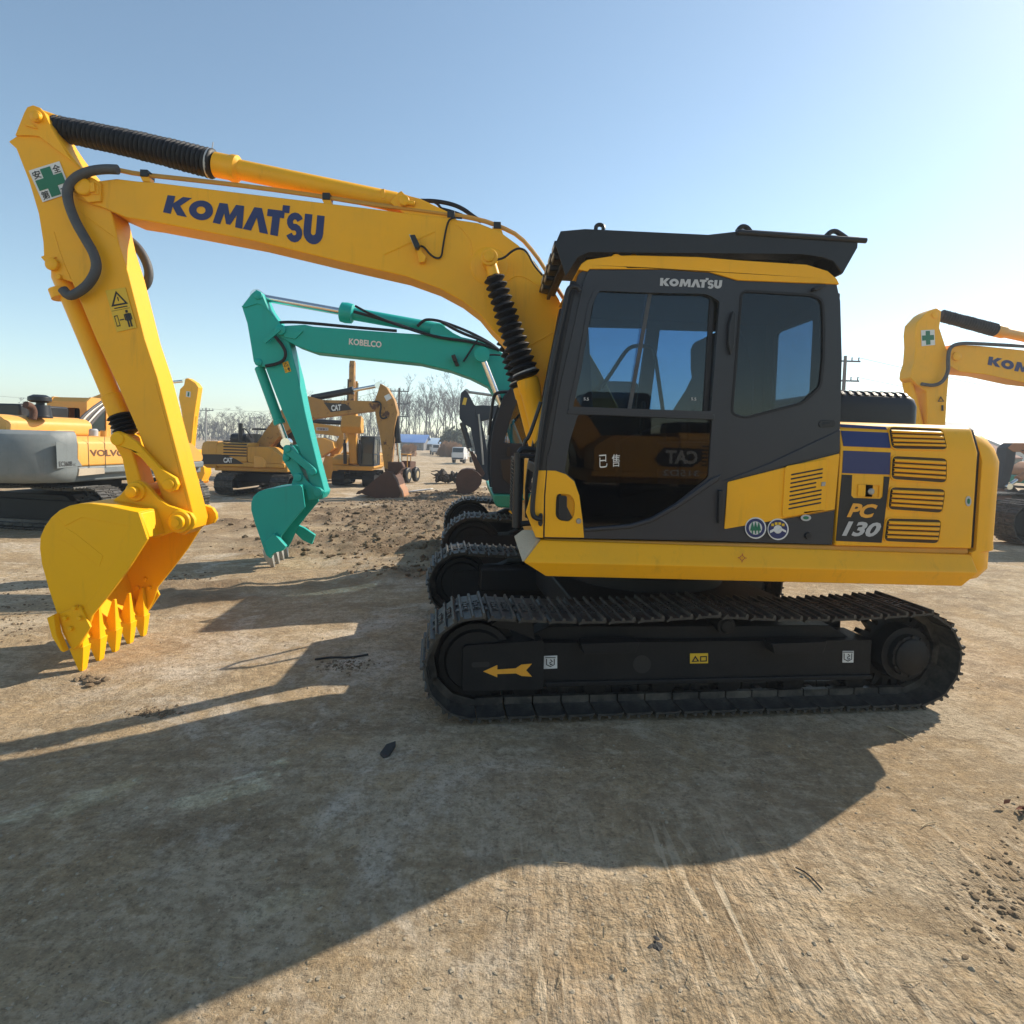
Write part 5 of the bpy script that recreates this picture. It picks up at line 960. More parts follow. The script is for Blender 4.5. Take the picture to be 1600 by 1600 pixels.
b = MB(); b.plate(K.P([(401, 453), (409, 457), (414, 470), (420, 484), (428, 494), (410, 477), (402, 475), (383, 481), (377.5, 480), (393, 460)], -.15), -.165, -.14); pin(b, K.at(404, 462, -.15), -.19, .19, .055); pin(b, K.at(404, 566, -.15), -.17, .17, .05); b.build('arm_head', TE, armt, bevel=.006)
b = MB(); pin(b, K.at(439, 516, -kb), -kb - .05, kb + .05, .07); b.plate(K.P([(436, 514), (440, 517), (416, 537), (412, 534)], -.2), -.24, -.20); b.plate(K.P([(440, 512), (474, 518), (462, 530), (445, 527)], -kb), -kb - .02, -kb); b.build('boom_nose', TE, boomt, bevel=.005)
warning_label(armt, K, [(441, 567), (450, 564), (455, 580), (446, 583)], -.156)
ram(teal, K, (695, 516), (404, 464), 0, .085, .55, 'arm_cylinder', TE)
b = MB(); b.plate(K.P([(672, 515), (682, 505), (690, 507), (708, 520), (722, 527), (672, 524)], -.1), -.1, .1); b.build('cylinder_bracket', TE, boomt, bevel=.006)
b = MB(); b.rev(K.p3(531, 487, 0), K.p3(553, 491, 0), [(0, .09), (.1, .13), (.5, .14), (.9, .13), (1, .1)], 16); b.build('cylinder_head', TE, teal)
for w in (-kb - .14, kb + .14): ram(teal, K, (815, 712), (752.5, 556.5), w, .075, .35, 'boom_cylinder', TE)
b = MB(); pin(b, K.at(752.5, 556.5, -.2), -kb - .2, kb + .2, .06); pin(b, K.at(752.5, 556.5, -.2), -kb - .22, -kb - .1, .10); b.build('boom_cylinder_pin', TE, boomt)
ram(teal, K, (405, 573), (448, 692), 0, .065, .75, 'bucket_cylinder', TE)
for w in (-.2, .17): b = MB(); b.plate(K.P([(446, 696), (453, 697), (492, 732), (493, 740), (487, 742), (445, 708)], -.2), w, w + .04); pin(b, K.at(449, 701, -.2), w - .02, w + .06, .05); pin(b, K.at(488, 737, -.2), w - .02, w + .06, .05); b.build('link_arm', TE, teal, bevel=.006)
b = MB(); b.plate(K.P([(443, 700), (449, 696), (456, 705), (474, 740), (476, 752), (462, 754), (455, 740), (441, 718)], -.14), -.14, .14); pin(b, K.at(448, 715, -.14), -.17, .17, .05); b.build('bucket_link', TE, teal, bevel=.01)
kh = .36
tb = gen_bucket(teal, K, [(470, 758), (462, 757.5), (440, 761), (414, 764.5), (403, 769), (396, 776), (393, 786), (393, 797), (399, 818), (406, 838), (412, 856), (417, 868), (424, 872), (432, 858), (441, 836), (460, 812), (477, 792), (473, 762)], 11, kh, TE, 4, (426, 888), toothmat=M['steel'])
for w in (-.2, .15): b = MB(); b.plate(K.P([(455, 757), (459, 745), (466, 739), (472, 741), (480, 752), (490, 760), (500, 762), (506, 768), (504, 776), (497, 779), (482, 782), (478, 765)], -.2), w, w + .05); pin(b, K.at(497, 769, -.2), w - .03, w + .08, .06); pin(b, K.at(466, 746, -.2), w - .03, w + .08, .055); b.build('bucket_ear', TE, tb, bevel=.006)
b = MB(); b.plate(K.P([(417, 845), (432, 832), (450, 852), (446, 858), (432, 862), (424, 870)], -kh), -kh - .10, -kh - .01); b.build('side_cutter', TE, tb, bevel=.006); b = MB(); b.plate(K.P([(430, 828), (452, 838), (470, 850), (464, 866), (448, 858), (432, 842)], -kh), kh + .01, kh + .08); b.build('side_cutter', TE, tb, bevel=.006)
b = MB(); b.tube([K.p3(x, y, -kb - .03) for x, y in ((452, 505), (440, 502), (428, 506), (423, 516), (426, 522))], .025, 8, 2); b.tube([K.p3(x, y, -.2) for x, y in ((430, 526), (442, 540), (447, 552), (444, 563), (432, 569), (415, 572))], .022, 8, 2); b.build('hydraulic_hose', M['rubber'], teal) if False else None
for pts, r, w in ([[(620, 517), (560, 512), (476, 504), (445, 503), (430, 505), (423, 516), (427, 523)], .02, -.12], [[(430, 526), (442, 540), (447, 552), (444, 563), (432, 569), (415, 572)], .022, -.2], [[(553, 487), (590, 497), (640, 513), (680, 527), (740, 534), (775, 545)], .02, -.2], [[(555, 478), (575, 489), (620, 508), (660, 521)], .016, -.22], [[(652, 510), (662, 500), (672, 499), (690, 502), (730, 517), (765, 535), (782, 549)], .02, -.1], [[(690, 503), (720, 520), (760, 534), (780, 548)], .02, -.2], [[(746, 531), (735, 548), (724, 565)], .012, -kb - .03], [[(758, 556), (768, 554), (782, 555)], .012, -kb - .2]): b = MB(); b.tube([K.p3(x, y, w) for x, y in pts], r, 8, 2); b.build('hydraulic_hose', M['rubber'], teal)
b = MB(); b.plate(K.P([(705, 556), (711, 554), (715, 564), (709, 566)], -kb - .08), -kb - .12, -kb - .02); b.plate(K.P([(709, 565), (714, 564), (718, 572), (712, 573)], -kb), -kb - .05, -kb); b.build('work_lamp', M['black'], boomt, bevel=.006)
sw = -1.22; DG = M['darkgrey']
cabo = [(797, 606), (784, 626), (772, 662), (766, 697), (766, 738), (770, 771), (1010, 778), (1010, 606), (990, 596), (815, 592)]
hole = rounded([(812, 618), (800, 650), (789, 686), (787, 692), (832, 694), (900, 695), (905, 622)], 5, 3)
b = MB(); b.plate(K.P(cabo, sw), sw, sw + .06, [K.P(hole, sw)]); b.plate(K.P(cabo, sw), sw + .95, sw + 1.0, [K.P(hole, sw)]); kc_ = b.build('cab', DG, teal, bevel=.012)
top = K.P([(797, 606), (815, 592), (990, 596), (1010, 606)], sw); b = MB(); b.plate([top[0], top[1], top[2], top[3], (top[3][0], top[3][1] - .05), (top[0][0] + .05, top[0][1] - .05)], sw + .06, sw + .95); b.build('cab_roof', DG, kc_, bevel=.01)
b = MB(); b.plate(K.P(hole, sw), sw + .02, sw + .026); b.build('side_window', M['glass'], kc_); b = MB(); b.plate(K.P(hole, sw), sw + .97, sw + .976); b.build('side_window', M['glass'], kc_)
b = MB(); b.plate(K.P(rounded([(792, 698.5), (797, 698), (797, 712), (792, 713)], 2, 2), sw), sw - .02, sw + .002); b.build('door_handle', M['ink'], kc_, bevel=.004)
b = MB(); b.plate(K.P([(781, 718), (800, 716), (830, 715), (830, 760), (797, 757), (785, 748)], sw), sw - .012, sw + .01); b.build('door_panel', M['black'], kc_, bevel=.006)
b = MB(); b.tube([K.p3(x, y, sw + .2) for x, y in ((764, 680), (768, 640), (772, 618), (778, 613), (797, 612))], .02, 8, 1); b.build('handrail', M['black'], teal)
b = MB(); b.plate(K.P([(769, 772), (1200, 782), (1200, 806), (780, 793), (774, 790)], sw), sw - .02, -sw); b.build('deck', M['teal_dark'], teal, bevel=.02)
x1_, z1_ = K.at(1010, 640, sw); b = MB(); b.box(x1_, x1_ + .9, sw, -sw, 1.0, 1.75); b.build('engine_housing', TE, teal, bevel=.03); half = [(x1_ + .9, sw), (x1_ + 1.2, sw * .9), (x1_ + 1.35, sw * .5), (x1_ + 1.4, 0)]; pl = half + [(x, -y) for x, y in half[-2::-1]]; b = MB(); b.loft([[(x, y, z) for x, y in pl] for z in (.85, 1.7)]); b.build('counterweight', TE, teal, bevel=.04)
b = MB(); b.cyl((0, 0, .6), (0, 0, 1.0), .55, seg=32); b.build('swing_bearing', M['trackblack'], teal)

# --- yellow excavator on the right, its boom running out of the picture
Y2 = Fr(12.7, 12.35, R(3), 0)
yb = thing('excavator', Y2, 'yellow excavator at the right edge whose raised arm carries a white sticker with green cross', 'excavator', EXG)
YO = M['yellow']; hb = .22
gen_crawlers(yb, 2.9, 4.1, .85, 44, .6, R(-3), M['shoe'], shoes=True, ox=-1.5); gen_upper(yb, (YO, YO, M['cabgrey']), W=2.7, xf=-.75, xr=1.9, rad=2.75, zd=1.1, zh=2.2, ztop=3.0)
flat(yb, Y2, 'boom', YO, [(1483, 545), (1490, 538), (1530, 540), (1600, 547), (1700, 562), (1790, 590), (1860, 650), (1850, 690), (1800, 670), (1745, 625), (1690, 608), (1600, 598), (1540, 585), (1500, 581), (1484, 572)], hb, bevel=.015); bo = yb.children[-1]
decal('lettering', M['blue'], bo, Y2, [(1546, 555), (1678, 576), (1676, 602), (1543, 571)], -hb - .008, logo2d())
flat(yb, Y2, 'arm', YO, [(1446, 490), (1454, 485), (1464, 481), (1471, 486), (1470, 498), (1468, 512), (1474, 530), (1480, 548), (1484, 575), (1480, 620), (1477, 670), (1466, 770), (1450, 772), (1450, 670), (1448, 612), (1430, 598), (1423, 590), (1424, 580), (1429, 565), (1431, 540), (1430, 520), (1432, 505)], .17, bevel=.015); ao = yb.children[-1]
safety_sticker(ao, Y2, [(1439, 516), (1460, 515), (1461, 539), (1440, 541)], -.178, full=False)
b = MB(); b.plate(Y2.P([(1470, 619), (1475, 627.5), (1465, 627.5)], -.19), -.196, -.19, [Y2.P([(1470, 621.5), (1473, 626.5), (1467, 626.5)], -.19)]); b.plate(Y2.P([(1471, 633), (1474, 633), (1474, 642), (1471, 642)], -.19), -.196, -.19); b.build('pictogram', M['ink'], ao, smooth=0)
b = MB(); b.rev(Y2.p3(1553, 516, 0), Y2.p3(1764, 562, 0), [(0, .11), (.015, .125), (.07, .125), (.085, .1), (1, .1)], 18); b.plate(Y2.P([(1735, 566), (1758, 552), (1772, 556), (1790, 584), (1790, 594)], -.12), -.12, .12); cy = b.build('arm_cylinder', M['yellow_warm'], yb); bellows(Y2.p3(1470, 493, 0), Y2.p3(1556, 516, 0), .105, .115, 22, .02, 16).build('rubber_boot', M['rubber'], cy); b = MB(); pin(b, Y2.at(1462, 492, -.19), -.2, .2, .07); b.build('rod_eye', YO, cy)
b = MB(); b.tube([Y2.p3(x, y, -.28) for x, y in ((1600, 541), (1530, 537), (1500, 536), (1484, 542), (1481, 560), (1482, 580), (1474, 596), (1460, 603), (1440, 600))], .035, 8, 2); b.build('hydraulic_hose', M['hose'], yb)
b = MB(); pin(b, Y2.at(1494, 557, -hb), -hb - .04, hb + .04, .09); b.plate(Y2.P([(1490, 553), (1500, 552), (1500, 561), (1491, 562)], -hb), -hb - .03, -hb + .01); b.build('boom_nose', YO, bo, bevel=.006)
b = MB(); b.rev(Y2.p3(1418, 597, 0), Y2.p3(1440, 690, 0), [(0, .1), (1, .1)], 16); b.build('bucket_cylinder', YO, yb)
gen_bucket(yb, Y2, [(1480, 770), (1470, 762), (1440, 764), (1420, 775), (1412, 800), (1420, 830), (1436, 850), (1450, 838), (1470, 800)], 6, .5, YO, 5, (1440, 862))

# --- weathered machine facing away on the left: grey counterweight, yellow flanks
V = Fr(-8.1, 11.3, R(-95), -.08)
vo = thing('excavator', V, 'old excavator at the left edge with worn grey counterweight and faded yellow side panels', 'excavator', EXG)
YW = M['yellow_warm']; VG = M['volvogrey']

gen_crawlers(vo, 2.75, 3.3, .78, 38, .5, R(88), M['shoe'], shoes=True)
gen_upper(vo, (YW, VG, YW), W=2.4, xf=-1.9, xr=1.55, rad=2.45, zd=.97, zh=1.6, ztop=2.36, cw_z=.86, cw_top=1.68, hood2=0, vents=False, cabw=.85, cabl=1.5)
b = MB(); b.plate(rounded([(-.95, 1.6), (.35, 1.6), (.35, 1.82), (.2, 1.92), (-.85, 1.92), (-.95, 1.86)], .06, 3), .25, 1.95, ax='x'); b.build('engine_hood', YW, vo, bevel=.05, seg=3)
vs_ = 1.2
b = MB(); b.plate(V.P([(87, 690), (97, 692), (107, 699), (117, 711), (128, 728), (89, 732)], vs_), vs_ - .001, vs_ + .006); b.build('grey_flank', VG, vo, smooth=0)
decal('lettering', M['brown'], vo, V, [(140, 702.5), (196, 702.5), (195, 712.5), (142, 713)], vs_ + .005, text2d('VOLVO', .03))
decal('lettering', M['ink'], vo, V, [(92, 721), (113, 720.5), (113, 728), (92.5, 729)], vs_ + .010, text2d('EC360B', .01)); decal('lettering', M['ink'], vo, V, [(114.5, 724), (118.5, 724), (118.5, 727.5), (114.5, 727.5)], vs_ + .010, text2d('LC', .01))
for x in (137, 163): b = MB(); b.ribbon([V.at(x, 682, vs_), V.at(x + 2, 731, vs_)], vs_ + .003, .012); b.build('panel_gap', M['ink'], vo, smooth=0)
b = MB(); b.plate(V.P([(124, 732), (163, 731), (164, 740), (122, 744)], vs_ + .01), vs_ - .02, vs_ + .012); b.build('sill_patch', paint('bare_primer', (.48, .40, .30), .6, (.3, .25, .2), .6, 2), vo, bevel=.006)
b = MB(); b.rev(V.p3(63, 653, .35), V.p3(63, 628, .35), [(0, .17), (.12, .17), (.14, .16), (.8, .135), (.82, .06), (1, .06)], 20); b.rev(V.p3(62, 629, .35), V.p3(62, 617, .35), [(0, .12), (.2, .165), (.7, .16), (1, .09)], 20); b.build('air_cleaner', M['black'], vo, bevel=.004)
b = MB(); b.tube([V.p3(x, y, .6) for x, y in ((51, 655), (53, 644), (49, 635), (40, 632))], .055, 10, 2); b.build('exhaust_pipe', M['rust'], vo)
b = MB(); b.box(.2, 1.2, -1.05, -.15, 1.9, 2.12); b.build('luggage_rack', M['black'], vo, bevel=.03)
b = MB(); b.tube([V.p3(x, y, .9) for x, y in ((82, 677), (85, 673), (112, 673), (117, 674), (117, 680))], .014, 6, 1); b.build('handrail', YW, vo)
for k, (dx, dy) in enumerate(((0, 0), (5, 1), (10, 2), (14, 6), (18, 9))): b = MB(); b.tube([V.p3(118 + dx, 664 + dy * .6, .2), V.p3(133 + dx * .8, 647 + dy, .2), V.p3(152 + dx * .5, 632 + dy, .2), V.p3(178 + dx * .2, 617 + dy, .2)], .028, 8, 1); b.build('hydraulic_hose', M['steel'] if k % 2 else M['hose'], vo)
b = MB(); b.rev(V.p3(146, 681, .9), V.p3(146, 670, .9), [(0, .07), (.8, .07), (1, .05)], 14); b.build('filler_cap', M['silver'], vo); b = MB(); b.rev(V.p3(163, 682, .9), V.p3(163, 673, .9), [(0, .06), (1, .06)], 14); b.build('filler_cap', YW, vo)
b = MB(); b.plate([(-1.3, 1.0), (-1.5, 1.6), (-2.1, 1.95), (-2.25, 1.8), (-1.9, 1.4), (-1.8, 1.0)], -.1, .25); b.build('boom', YW, vo, bevel=.02)

# --- yellow machine behind it: boom passing behind the foreground arm
C2 = Fr(-15.6, 20.5, math.pi, -.08)
yc2 = thing('excavator', C2, 'distant yellow excavator whose small arm with green cross sticker shows right of the foreground arm', 'excavator', EXG)
gen_crawlers(yc2, 2.5, 3.2, .75, 36, .5, 0); gen_upper(yc2, (YO, YO, M['cabgrey']), W=2.4, xf=-1.4, xr=1.5, rad=2.1, zd=.95, zh=1.7, ztop=2.5)
flat(yc2, C2, 'boom', M['yellow_old'], [(118, 668), (118, 640), (130, 626), (165, 612), (215, 607), (256, 611), (266, 614), (266, 626), (256, 634), (215, 628), (170, 640), (140, 670)], .17, .17)
flat(yc2, C2, 'arm', YO, [(289, 592), (293, 590.5), (305, 598), (310, 605), (308, 618), (304, 644), (303, 651), (298, 700), (292, 722), (286, 720), (288, 690), (284, 646), (279, 622), (281, 608), (287, 602)], .15, .15); a_ = yc2.children[-1]
sticker('safety_sticker', M['white'], a_, C2, [(291, 611), (298, 612), (297.5, 621), (290.5, 619.5)], .156, -.003); b = MB(); b.plate(C2.P([(293.5, 612.5), (296, 613), (295.3, 619.5), (292.8, 619)], .16), .158, .162); b.build('green_cross', M['green'], a_, smooth=0); 
ram(yc2, C2, (190, 605), (291, 595), 0, .09, .6, 'arm_cylinder', YO); b = MB(); b.tube([C2.p3(x, y, .0) for x, y in ((305, 650), (299, 690))], .07, 10); b.build('bucket_cylinder', YO, yc2)
gen_bucket(yc2, C2, [(292, 708), (300, 702), (309, 703), (312, 716), (313, 724), (319, 730), (320, 740), (314, 753), (306, 748), (296, 730)], 7, .22, YO, 4, (310, 757), .22)

# --- worn machine with the black flank stripe: seen side on, crawlers turned towards the viewer
CT = Fr(-7.05, 17.6, math.pi, -.06)
ct = thing('excavator', CT, 'worn yellow excavator with black flank stripe, rust spotted arm and rusty bucket on the ground', 'excavator', EXG)
YD = M['yellow_old']; YR = M['yellow_rust']
gen_crawlers(ct, 2.1, 2.7, .62, 32, .52, R(86), M['shoe'], shoes=True)
gen_upper(ct, (YD, YD, M['black']), W=2.0, xf=-.75, xr=1.2, rad=1.75, zd=.78, zh=1.46, ztop=1.86, hood2=1, cabw=.75, cabl=1.0)
b = MB(); b.plate(CT.P([(300, 709.5), (345, 710), (358, 713), (370, 718), (381, 725), (300, 725.5)], 1.0), .998, 1.006); b.build('flank_stripe', M['catblack'], ct, smooth=0)
decal('lettering', M['white'], ct, CT, [(349, 715), (363, 715), (363.5, 723), (349, 723)], 1.012, text2d('CAT', .045))
b = MB(); b.plate(CT.P([(396, 712), (410, 714), (416, 721), (415, 731), (396, 731)], 1.02), .5, 1.02); b.build('tool_box', M['yellow_warm'], ct, bevel=.03)
b = MB(); b.tube([CT.p3(x, y, .8) for x, y in ((377, 697), (377, 674), (380, 669), (386, 672), (393, 684))], .02, 6, 1); b.build('handrail', M['black'], ct)
b = MB(); b.plate(CT.P([(393, 669), (416, 669), (416, 672), (393, 671.5)], -.2), -1.0, -.2); b.build('roof_guard', M['black'], ct, bevel=.01)
flat(ct, CT, 'boom', YR, [(399, 695), (430, 651), (455, 624), (482, 619), (504, 625), (560, 626), (588, 627), (592, 634), (584, 642), (558, 645), (489, 654), (465, 662), (436, 683), (408, 714), (398, 715)], .2, .2); bo = ct.children[-1]
b = MB(); b.plate(CT.P([(506, 629), (540, 631), (550, 640), (517, 644)], .2), .199, .207); b.build('boom_panel', M['catblack'], bo, smooth=0); decal('lettering', M['white'], bo, CT, [(517, 633), (533, 631.5), (533, 641), (518, 642.5)], .212, text2d('CAT', .045))
ram(ct, CT, (487, 622), (592, 602.5), 0, .10, .62, 'arm_cylinder', M['black'])
flat(ct, CT, 'arm', YR, [(594, 599), (604, 605), (616, 625), (621, 645), (616, 670), (610, 736), (601, 737), (594, 684), (588, 656), (584, 631), (590, 612)], .17, .17); ao = ct.children[-1]
b = MB(); b.plate(CT.P([(600, 619), (608, 615), (612, 622), (604, 627)], .17), .168, .176); b.build('paper_notice', M['white'], ao, smooth=0)
b = MB(); b.tube([CT.p3(x, y, .24) for x, y in ((582, 628), (592, 627), (596, 634), (593, 648), (597, 655), (605, 652))], .025, 8, 2); b.build('hydraulic_hose', M['rubber'], ct)
ram(ct, CT, (619, 650), (625, 727), 0, .085, .55, 'bucket_cylinder', M['black'])
b = MB(); b.plate(CT.P([(606, 722), (626, 722), (630, 730), (616, 745), (606, 742)], .2), -.2, .2); b.build('bucket_link', M['rust'], ct, bevel=.02)
gen_bucket(ct, CT, [(601, 737), (611, 738), (619, 750), (626, 770), (622, 780), (604, 780), (587, 778), (572, 774), (562, 769), (580, 754)], 8, .55, M['rust'], 4, (556, 772), .55)
b = MB(); b.plate(CT.P([(618, 752), (627, 768), (629, 778), (622, 782), (614, 764)], .57), -.5, .5); b.build('wear_plate', M['orangepaint'], ct, bevel=.01)

# --- machine facing the viewer, arm folded upright
D3 = Fr(-5.55, 21.6, R(92), -.05)
d3 = thing('excavator', D3, 'yellow excavator facing the viewer with its narrow arm standing upright above the boom', 'excavator', EXG); d3.scale = (.6, .6, .6)
gen_crawlers(d3, 2.45, 3.2, .85, 34, .7, 0, M['trackblack'], shoes=False); gen_upper(d3, (YD, YD, M['darkgrey']), W=2.4, xf=-1.6, xr=1.5, rad=2.1, zd=1.05, zh=1.9, ztop=2.95, cabw=.85)
b = MB(); b.plate([(-1.0, 1.3), (-1.5, 3.0), (-2.0, 3.9), (-2.3, 3.8), (-2.0, 2.8), (-1.5, 1.3)], -.22, .22); b.build('boom', YD, d3, bevel=.03)
b = MB(); b.plate([(-1.7, 3.1), (-1.8, 3.9), (-2.4, 4.05), (-2.6, 3.4), (-2.3, 3.05)], -.62, .50); b.build('bucket', YD, d3, bevel=.04)
b = MB(); b.plate([(-2.0, 3.9), (-1.9, 5.6), (-1.95, 7.05), (-2.2, 7.15), (-2.35, 6.9), (-2.35, 5.2), (-2.4, 3.9)], -.15, .14); b.build('arm', YR, d3, bevel=.03)
b = MB(); b.plate([(-2.4, 3.9), (-2.4, 4.6), (-1.9, 4.6), (-1.8, 3.9)], -.3, .3); b.build('arm_bracket', YD, d3, bevel=.03)
for y, z0, z1, r, mt in ((.2, 4.4, 6.1, .07, 'black'), (-.25, 4.4, 6.0, .06, 'yellow_old'), (-.33, 4.5, 5.9, .035, 'steel')): b = MB(); b.cyl((-2.2, y, z0), (-2.1, y, z1), r, seg=10); b.build('bucket_cylinder', M[mt], d3)
for y in (-.42, .42): b = MB(); b.rev((-1.7, y, 1.3), (-2.0, y, 3.2), [(0, .10), (.62, .10), (.63, .055), (1, .055)], 12); b.build('boom_cylinder', M['black'], d3); b = MB(); b.cyl((-1.93, y, 2.7), (-2.02, y, 3.2), .062, seg=10); b.build('rod', M['chrome'], d3)

# --- machine with the horizontal lettered boom between them
E4 = Fr(-9.6, 23.6, math.pi, -.05)
e4 = thing('excavator', E4, 'yellow excavator mostly hidden behind the teal arm, its level boom showing a pale name plate', 'excavator', EXG)
gen_crawlers(e4, 2.2, 2.8, .65, 32, .5, 0); gen_upper(e4, (M['yellow_warm'], YD, M['black']), W=2.1, xf=-1.2, xr=1.3, rad=1.8, zd=.8, zh=1.35, ztop=1.9, cabw=.8, cabl=1.2)
flat(e4, E4, 'boom', YD, [(440, 680), (470, 664), (490, 661), (520, 665), (541, 669), (545, 677), (532, 682), (490, 677), (465, 690), (448, 708)], .2, .2); bo = e4.children[-1]
b = MB(); b.plate(E4.P([(494, 667.5), (513, 668.5), (513, 673), (494, 672.5)], .2), .199, .208); b.build('name_plate', M['silver'], bo, smooth=0); decal('lettering', M['brown'], bo, E4, [(496, 668.5), (512, 669.3), (512, 672.3), (496, 671.7)], .212, text2d('中国重工', .02))
b = MB(); b.cyl(E4.p3(470, 657, 0), E4.p3(541, 661, 0), .09); b.build('arm_cylinder', M['black'], e4)
flat(e4, E4, 'arm', YD, [(531, 665), (545, 668), (546, 680), (530, 706), (521, 722), (512, 720), (519, 700), (530, 682)], .17, .17); gen_bucket(e4, E4, [(508, 712), (522, 714), (531, 718), (532, 732), (529, 745), (514, 747), (503, 742), (504, 726)], 5, .4, YD, 4, (500, 748), .4)
flat(e4, E4, 'upper_panel', M['yellow_warm'], [(488, 684), (505, 684), (520, 690), (522, 700), (498, 716), (488, 710)], .3, .6)

# --- dark grey machine between the teal cab and the road
G5 = Fr(2.4, 18.6, R(2), -.03)
g5 = thing('excavator', G5, 'dark grey excavator behind the teal cab, its dark arm ending in a rust red bucket', 'excavator', EXG)
gen_crawlers(g5, 2.4, 3.0, .7, 34, .5, 0); gen_upper(g5, (M['yellow_old'], DG, DG), W=2.3, xf=-1.3, xr=1.4, rad=1.9, zd=.9, zh=1.5, ztop=2.2, cabw=.85, cabl=1.4)
flat(g5, G5, 'boom', DG, [(742, 634), (752, 633), (771, 634), (830, 628), (880, 640), (905, 690), (890, 700), (860, 668), (820, 655), (773, 653), (752, 658), (742, 650)], .2)
flat(g5, G5, 'arm', DG, [(726, 609), (731, 613), (741, 632), (750, 640), (752, 657), (758, 685), (764, 718), (766, 745), (762, 752), (752, 748), (746, 720), (735, 668), (724, 662), (718, 654), (718, 635), (720, 614)], .18); ao = g5.children[-1]
b = MB(); b.plate(G5.P([(725, 621), (730, 622), (727.5, 633), (722, 632)], -.18), -.188, -.18); b.build('warning_label', M['warn'], ao, smooth=0)
ram(g5, G5, (800, 622), (729, 612), 0, .08, .35, 'arm_cylinder', DG, 'steel'); ram(g5, G5, (722, 660), (737, 710), -.1, .085, .8, 'bucket_cylinder', M['black']); b = MB(); b.tube([G5.p3(x, y, -.25) for x, y in ((748, 647), (752, 690), (755, 726))], .03, 8, 1); b.build('grease_pipe', M['steel'], ao)
b = MB(); b.plate(G5.P([(733, 704), (739, 706), (758, 740), (754, 746), (746, 742)], -.2), -.2, .2); b.build('bucket_link', M['rust'], g5, bevel=.02)
gen_bucket(g5, G5, [(752, 744), (746, 738), (738, 734), (728, 733), (719, 735), (713.5, 742), (712, 756), (716, 772), (727, 774), (744, 766), (752, 756)], 7, .5, M['rust'], 5, (720, 778))

# --- faded orange machine at the far right
O6 = Fr(18.2, 19.3, R(2), 0)
o6 = thing('excavator', O6, 'faded orange excavator beyond the yard at right with a small toothed bucket on the ground', 'excavator', EXG)
OP = M['orangepaint']; gen_crawlers(o6, 2.4, 3.2, .7, 34, .5, 0); gen_upper(o6, (OP, M['teal_dark'], OP), W=2.3, xf=-1.3, xr=1.4, rad=1.9, zd=.9, zh=1.6, ztop=2.4, cabw=.85, cabl=1.4)
flat(o6, O6, 'boom', OP, [(1575, 700), (1584, 692), (1610, 692), (1660, 712), (1660, 740), (1610, 706), (1584, 706)], .2)
flat(o6, O6, 'arm', M['darkgrey'], [(1572, 700), (1582, 692), (1589, 698), (1586, 722), (1578, 752), (1566, 770), (1558, 768), (1566, 745)], .18)
ram(o6, O6, (1640, 715), (1574, 760), -.25, .1, .75, 'link_cylinder', OP)
gen_bucket(o6, O6, [(1570, 766), (1565, 763), (1556, 765), (1553, 772), (1560, 784), (1572, 790), (1580, 789), (1580, 772)], 5, .5, M['rust'], 5, (1576, 797), toothmat=M['steel'])

# --- wheeled loader, seen end on
LW = Fr(-4.25, 23.4, R(78), -.05)
lw = thing('wheel_loader', LW, 'small rusty wheeled loader standing behind the rust spotted arm', 'loader'); lw.scale = (.62, .62, .62)
b = MB(); b.box(-1.0, 1.2, -.38, .38, .55, .95); b.plate([(.2, .95), (.2, 1.35), (1.2, 1.3), (1.2, .95)], -.34, .34); b.build('body', M['rust'], lw, bevel=.03)
b = MB(); b.tube([(-.2, -.3, .95), (-.2, -.3, 1.75), (.35, -.3, 1.75), (.35, -.3, 1.3)], .03, 6); b.tube([(-.2, .3, .95), (-.2, .3, 1.75), (.35, .3, 1.75), (.35, .3, 1.3)], .03, 6); b.box(-.25, .4, -.34, .34, 1.74, 1.79); b.build('canopy', M['yellow_old'], lw)
for x in (-.7, .75):
    for s in (-1, 1):
        b = MB(); b.rev((x, s * .40, .48), (x, s * .66, .48), [(0, .28), (0, .42), (.2, .48), (.8, .48), (1, .42), (1, .28)], 24); w_ = b.build('wheel', M['rubber'], lw); b = MB(); b.rev((x, s * .5, .48), (x, s * .665, .48), [(0, .1), (.2, .29), (.9, .29), (1, .2)], 18); b.build('rim', M['straw'], w_)
b = MB(); b.plate([(-1.0, .8), (-1.7, .45), (-1.7, .35), (-1.0, .6)], -.4, .4); b.plate([(-1.6, .2), (-1.65, .62), (-1.75, .66), (-1.85, .35), (-2.1, .12), (-2.1, .08), (-1.7, .1)], -.6, .6); b.build('loader_bucket', M['rust'], lw, bevel=.01)

